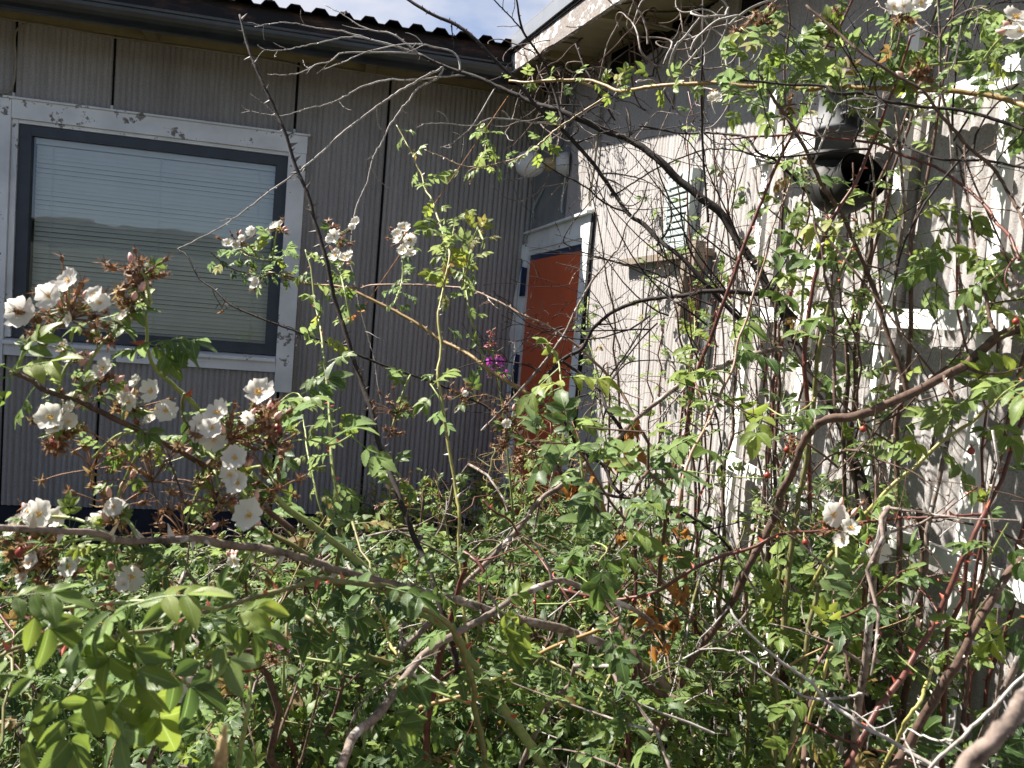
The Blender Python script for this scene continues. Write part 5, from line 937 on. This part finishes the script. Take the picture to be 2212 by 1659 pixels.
for q in [('V', 240, 985, .98, .0085), ('V', 118, 955, .93, .010), ('BG', 533, 1440, .9, .0085), ('T', 600, 925, .97, .009), ('T', 590, 880, .96, .009), ('G', 1700, 970, 1.3, .0075), ('G', 1722, 963, 1.3, .007), ('AM', 1658, 1026, 1.3, .008), ('G', 1865, 926, 1.2, .007), ('AK', 2098, 973, 1.2, .008), ('G', 2195, 693, 1.1, .007), ('AK', 2205, 863, 1.05, .0075), ('AH', 1898, 1366, 1.1, .006),
          ('D', 45, 1192, .85, .008), ('D', 480, 1295, 1.05, .006), ('AQ', 1880, 1170, 1.2, .008), ('AQ', 1740, 1170, 1.2, .007), ('AO', 1185, 1290, 1.3, .005), ('AN', 1480, 1245, 1.4, .006), ('U', 560, 1395, 1., .006), ('E', 1210, 1210, 1.4, .005), ('E', 1155, 1300, 1.3, .005)]: hip(*q)

# ---- dead orange leaves
def deadleaves(key, x, y, d, n, spread, s=.05):
    top, P = ALLC[key]; inv = Vector(top.location); b = MB()
    for k in range(n):
        V, F, uv = leaflet(8, 5, 1, .34, rnd.uniform(.5, 1.5), rnd.uniform(.8, 1.6), .15, .9); sc = s*rnd.uniform(.3, .65); dr = unit(np.array([rnd.uniform(-.6, .6), rnd.uniform(-.6, .6), -1])); nr = unit(nrs.randn(3)); nr = unit(nr-dr*(nr@dr)); xx = np.cross(dr, nr)
        b.add((V*sc)@np.array([xx, dr, nr])+at(x+rnd.gauss(0, spread), y+rnd.gauss(0, spread), d), F, [4]*(len(F)//4))
    c = at(x, y, d); j = int(np.argmin(np.linalg.norm(P-c, axis=1))); b.tube(smooth([P[j], (P[j]+c)/2, c], 3), .001, 4)
    o = b.build('dead_leaves', 'rusty', top); o.location = -inv; o['label'] = 'shrivelled orange brown dead leaves'
for q in [('F', 1371, 925, 1.6, 6, 12, .05), ('F', 1328, 975, 1.6, 4, 10, .05), ('F', 1362, 960, 1.6, 4, 12), ('AP', 1245, 1030, 1.5, 6, 14), ('AP', 1262, 1050, 1.5, 4, 12), ('F', 1350, 1000, 1.6, 8, 22, .04), ('AN2', 1387, 1312, 1.3, 2, 5), ('AN2', 1404, 1339, 1.3, 5, 10), ('AN2', 1434, 1399, 1.3, 3, 8), ('AN2', 1467, 1273, 1.3, 4, 9), ('AN2', 1464, 1333, 1.3, 4, 9), ('AN2', 1340, 1150, 1.4, 4, 10, .03), ('S1', 480, 665, 1.85, 1, 2, .03), ('B', 768, 690, 2.1, 4, 12, .03), ('AN2', 1440, 1190, 1.4, 5, 16, .03), ('AM', 1480, 1140, 1.4, 4, 12, .03)]: deadleaves(*q)

# ---- fireweed
for (x, y, d, lab, big) in [(1080, 795, 2.0, 'fireweed spike with magenta flowers and red seed pods left of the door', 1), (613, 1398, 1.3, 'small magenta flower low in the thicket at left', 0)]:
    top = empty('fireweed', lab, 'fireweed', None, tuple(at(x, y+280, d))); inv = Vector(top.location); b = MB()
    P = smooth([at(x+30, y+330, d), at(x+10, y+120, d), at(x-8, y, d), at(x-20, y-60, d), at(x-14, y-85, d)], 6) if big else smooth([at(x, y+100, d), at(x, y, d)], 4)
    b.tube(P, np.linspace(.003, .001, len(P)), 6, 0)
    if big:
        for k in range(34):
            i = int(len(P)*rnd.uniform(.50, .97)); dv = unit(nrs.randn(3)*[1, 1, .2]+[0, 0, .25]); L_ = .035*(1.2-i/len(P)); b.tube([P[i], P[i]+dv*L_], [.0010, .0014], 4, 1)
    o = b.build('stalk', ['green', 'mauve'], top); o.location = -inv
    for k in range(9 if big else 2):
        b = MB(); p = at(x+rnd.uniform(-26, 16), y+rnd.uniform(-18, 14), d) if big else at(x+rnd.uniform(-4, 4), y+rnd.uniform(-4, 4), d); f_ = unit(-FW+nrs.randn(3)*.7); a = unit(np.cross(f_, nrs.randn(3))); c = np.cross(f_, a)
        for j in range(4):
            th_ = j*1.571; o_ = a*math.cos(th_)+c*math.sin(th_); w_ = np.cross(f_, o_); s = .0105; b.add([p, p+o_*s*.5+w_*s*.3+f_*s*.2, p+o_*s*1.05+w_*s*.4+f_*s*.3, p+o_*s*1.05-w_*s*.4+f_*s*.25, p+o_*s*.5-w_*s*.3+f_*s*.2], [0, 1, 2, 3, 4], [5])
        o = b.build('flower', 'purple', top); o.location = -inv

# ---- blurred grass head near the lens, grass and weeds on the ground
gh = empty('grass_seed_head', 'out of focus tan grass seed head poking up at the bottom left', 'grass seed head', None, tuple(at(478, 1690, .36))); inv = Vector(gh.location); b = MB(); p0 = at(470, 1700, .36); p1 = at(484, 1585, .36); p2 = at(486, 1555, .36)
b.tube(smooth([p0-np.array([0, 0, .2]), p0, p1], 5), .0012, 6, 0); 
for k in range(90):
    t = rnd.random(); p = p0+(p1-p0)*t; dv = unit((p1-p0)+nrs.randn(3)*.03*1.0+unit(nrs.randn(3))*.02); L_ = .006*(1.3-t*.6); q = p+unit(nrs.randn(3))*.0028*(1.2-t); b.tube([p, q, q+unit(p2-p0)*L_], [.0006, .0011, .0002], 4, 0, cap=False)
o = b.build('seed_head', 'straw', gh); o.location = -inv
b = MB()
for k in range(5200):
    x, y = rnd.uniform(-2.6, 1.15), rnd.uniform(.8, 4.9); h = canopy(x, y)*rnd.uniform(.15, .72) if rnd.random() < .6 else rnd.uniform(.1, .35); w_ = rnd.uniform(.0015, .005); a = rnd.random()*6.28; ln = rnd.uniform(.0, .5)*h; dx, dy = math.cos(a), math.sin(a)
    V = []
    for i in range(5):
        t = i/4; q = np.array([x+dx*ln*t*t, y+dy*ln*t*t, h*(t-.15*t*t*ln/h)]); ww = w_*(1-t)**.7+.0001; V += [q+np.array([-dy, dx, 0])*ww, q-np.array([-dy, dx, 0])*ww]
    V = np.array(V); V[:, 0] = np.minimum(V[:, 0], 1.15)
    F = []; 
    for i in range(4): F += [2*i, 2*i+1, 2*i+3, 2*i+2]
    b.add(V, F, [4]*4, 1 if rnd.random() < .45 else 0)
tag(b.build('grass', ['grass', 'straw']), 'green and dry grass growing through the thicket', 'grass', kind='stuff')
b = MB()
for k in range(3400):
    x, y = rnd.uniform(-2.6, 1.1), rnd.uniform(.85, 4.8); z = rnd.uniform(.03, .8)*canopy(x, y); p = np.array([x, y, z])
    if np.linalg.norm(p-EYE) < .8: continue
    put_leaf(b, rnd.choice(TL), p, nrs.randn(3)*[1, 1, .4], np.array([0, 0, 1])+nrs.randn(3)*.5, rnd.uniform(.05, .08), rnd.uniform(.0, .7), 0, .5)
for k in range(900):
    x, y = rnd.uniform(-2.2, 1.1), rnd.uniform(.9, 4.6); z = rnd.uniform(.2, .95)*canopy(x, y); p = np.array([x, y, z])
    if np.linalg.norm(p-EYE) < .9: continue
    P = clampx(zigzag(p, nrs.randn(3)*[1, 1, 1.], rnd.uniform(.08, .32), 6, .14), 1.17); P[:, 2] = np.maximum(P[:, 2], .02); b.tube(P, np.linspace(rnd.uniform(.0010, .0024), .0006, len(P)), 4, 1+k % 3, cap=False)
tag(b.build('undergrowth', ['leaf', 'grey', 'gold', 'greyw']), 'tangled low leaves and weeds filling the ground below the roses', 'undergrowth', kind='stuff')
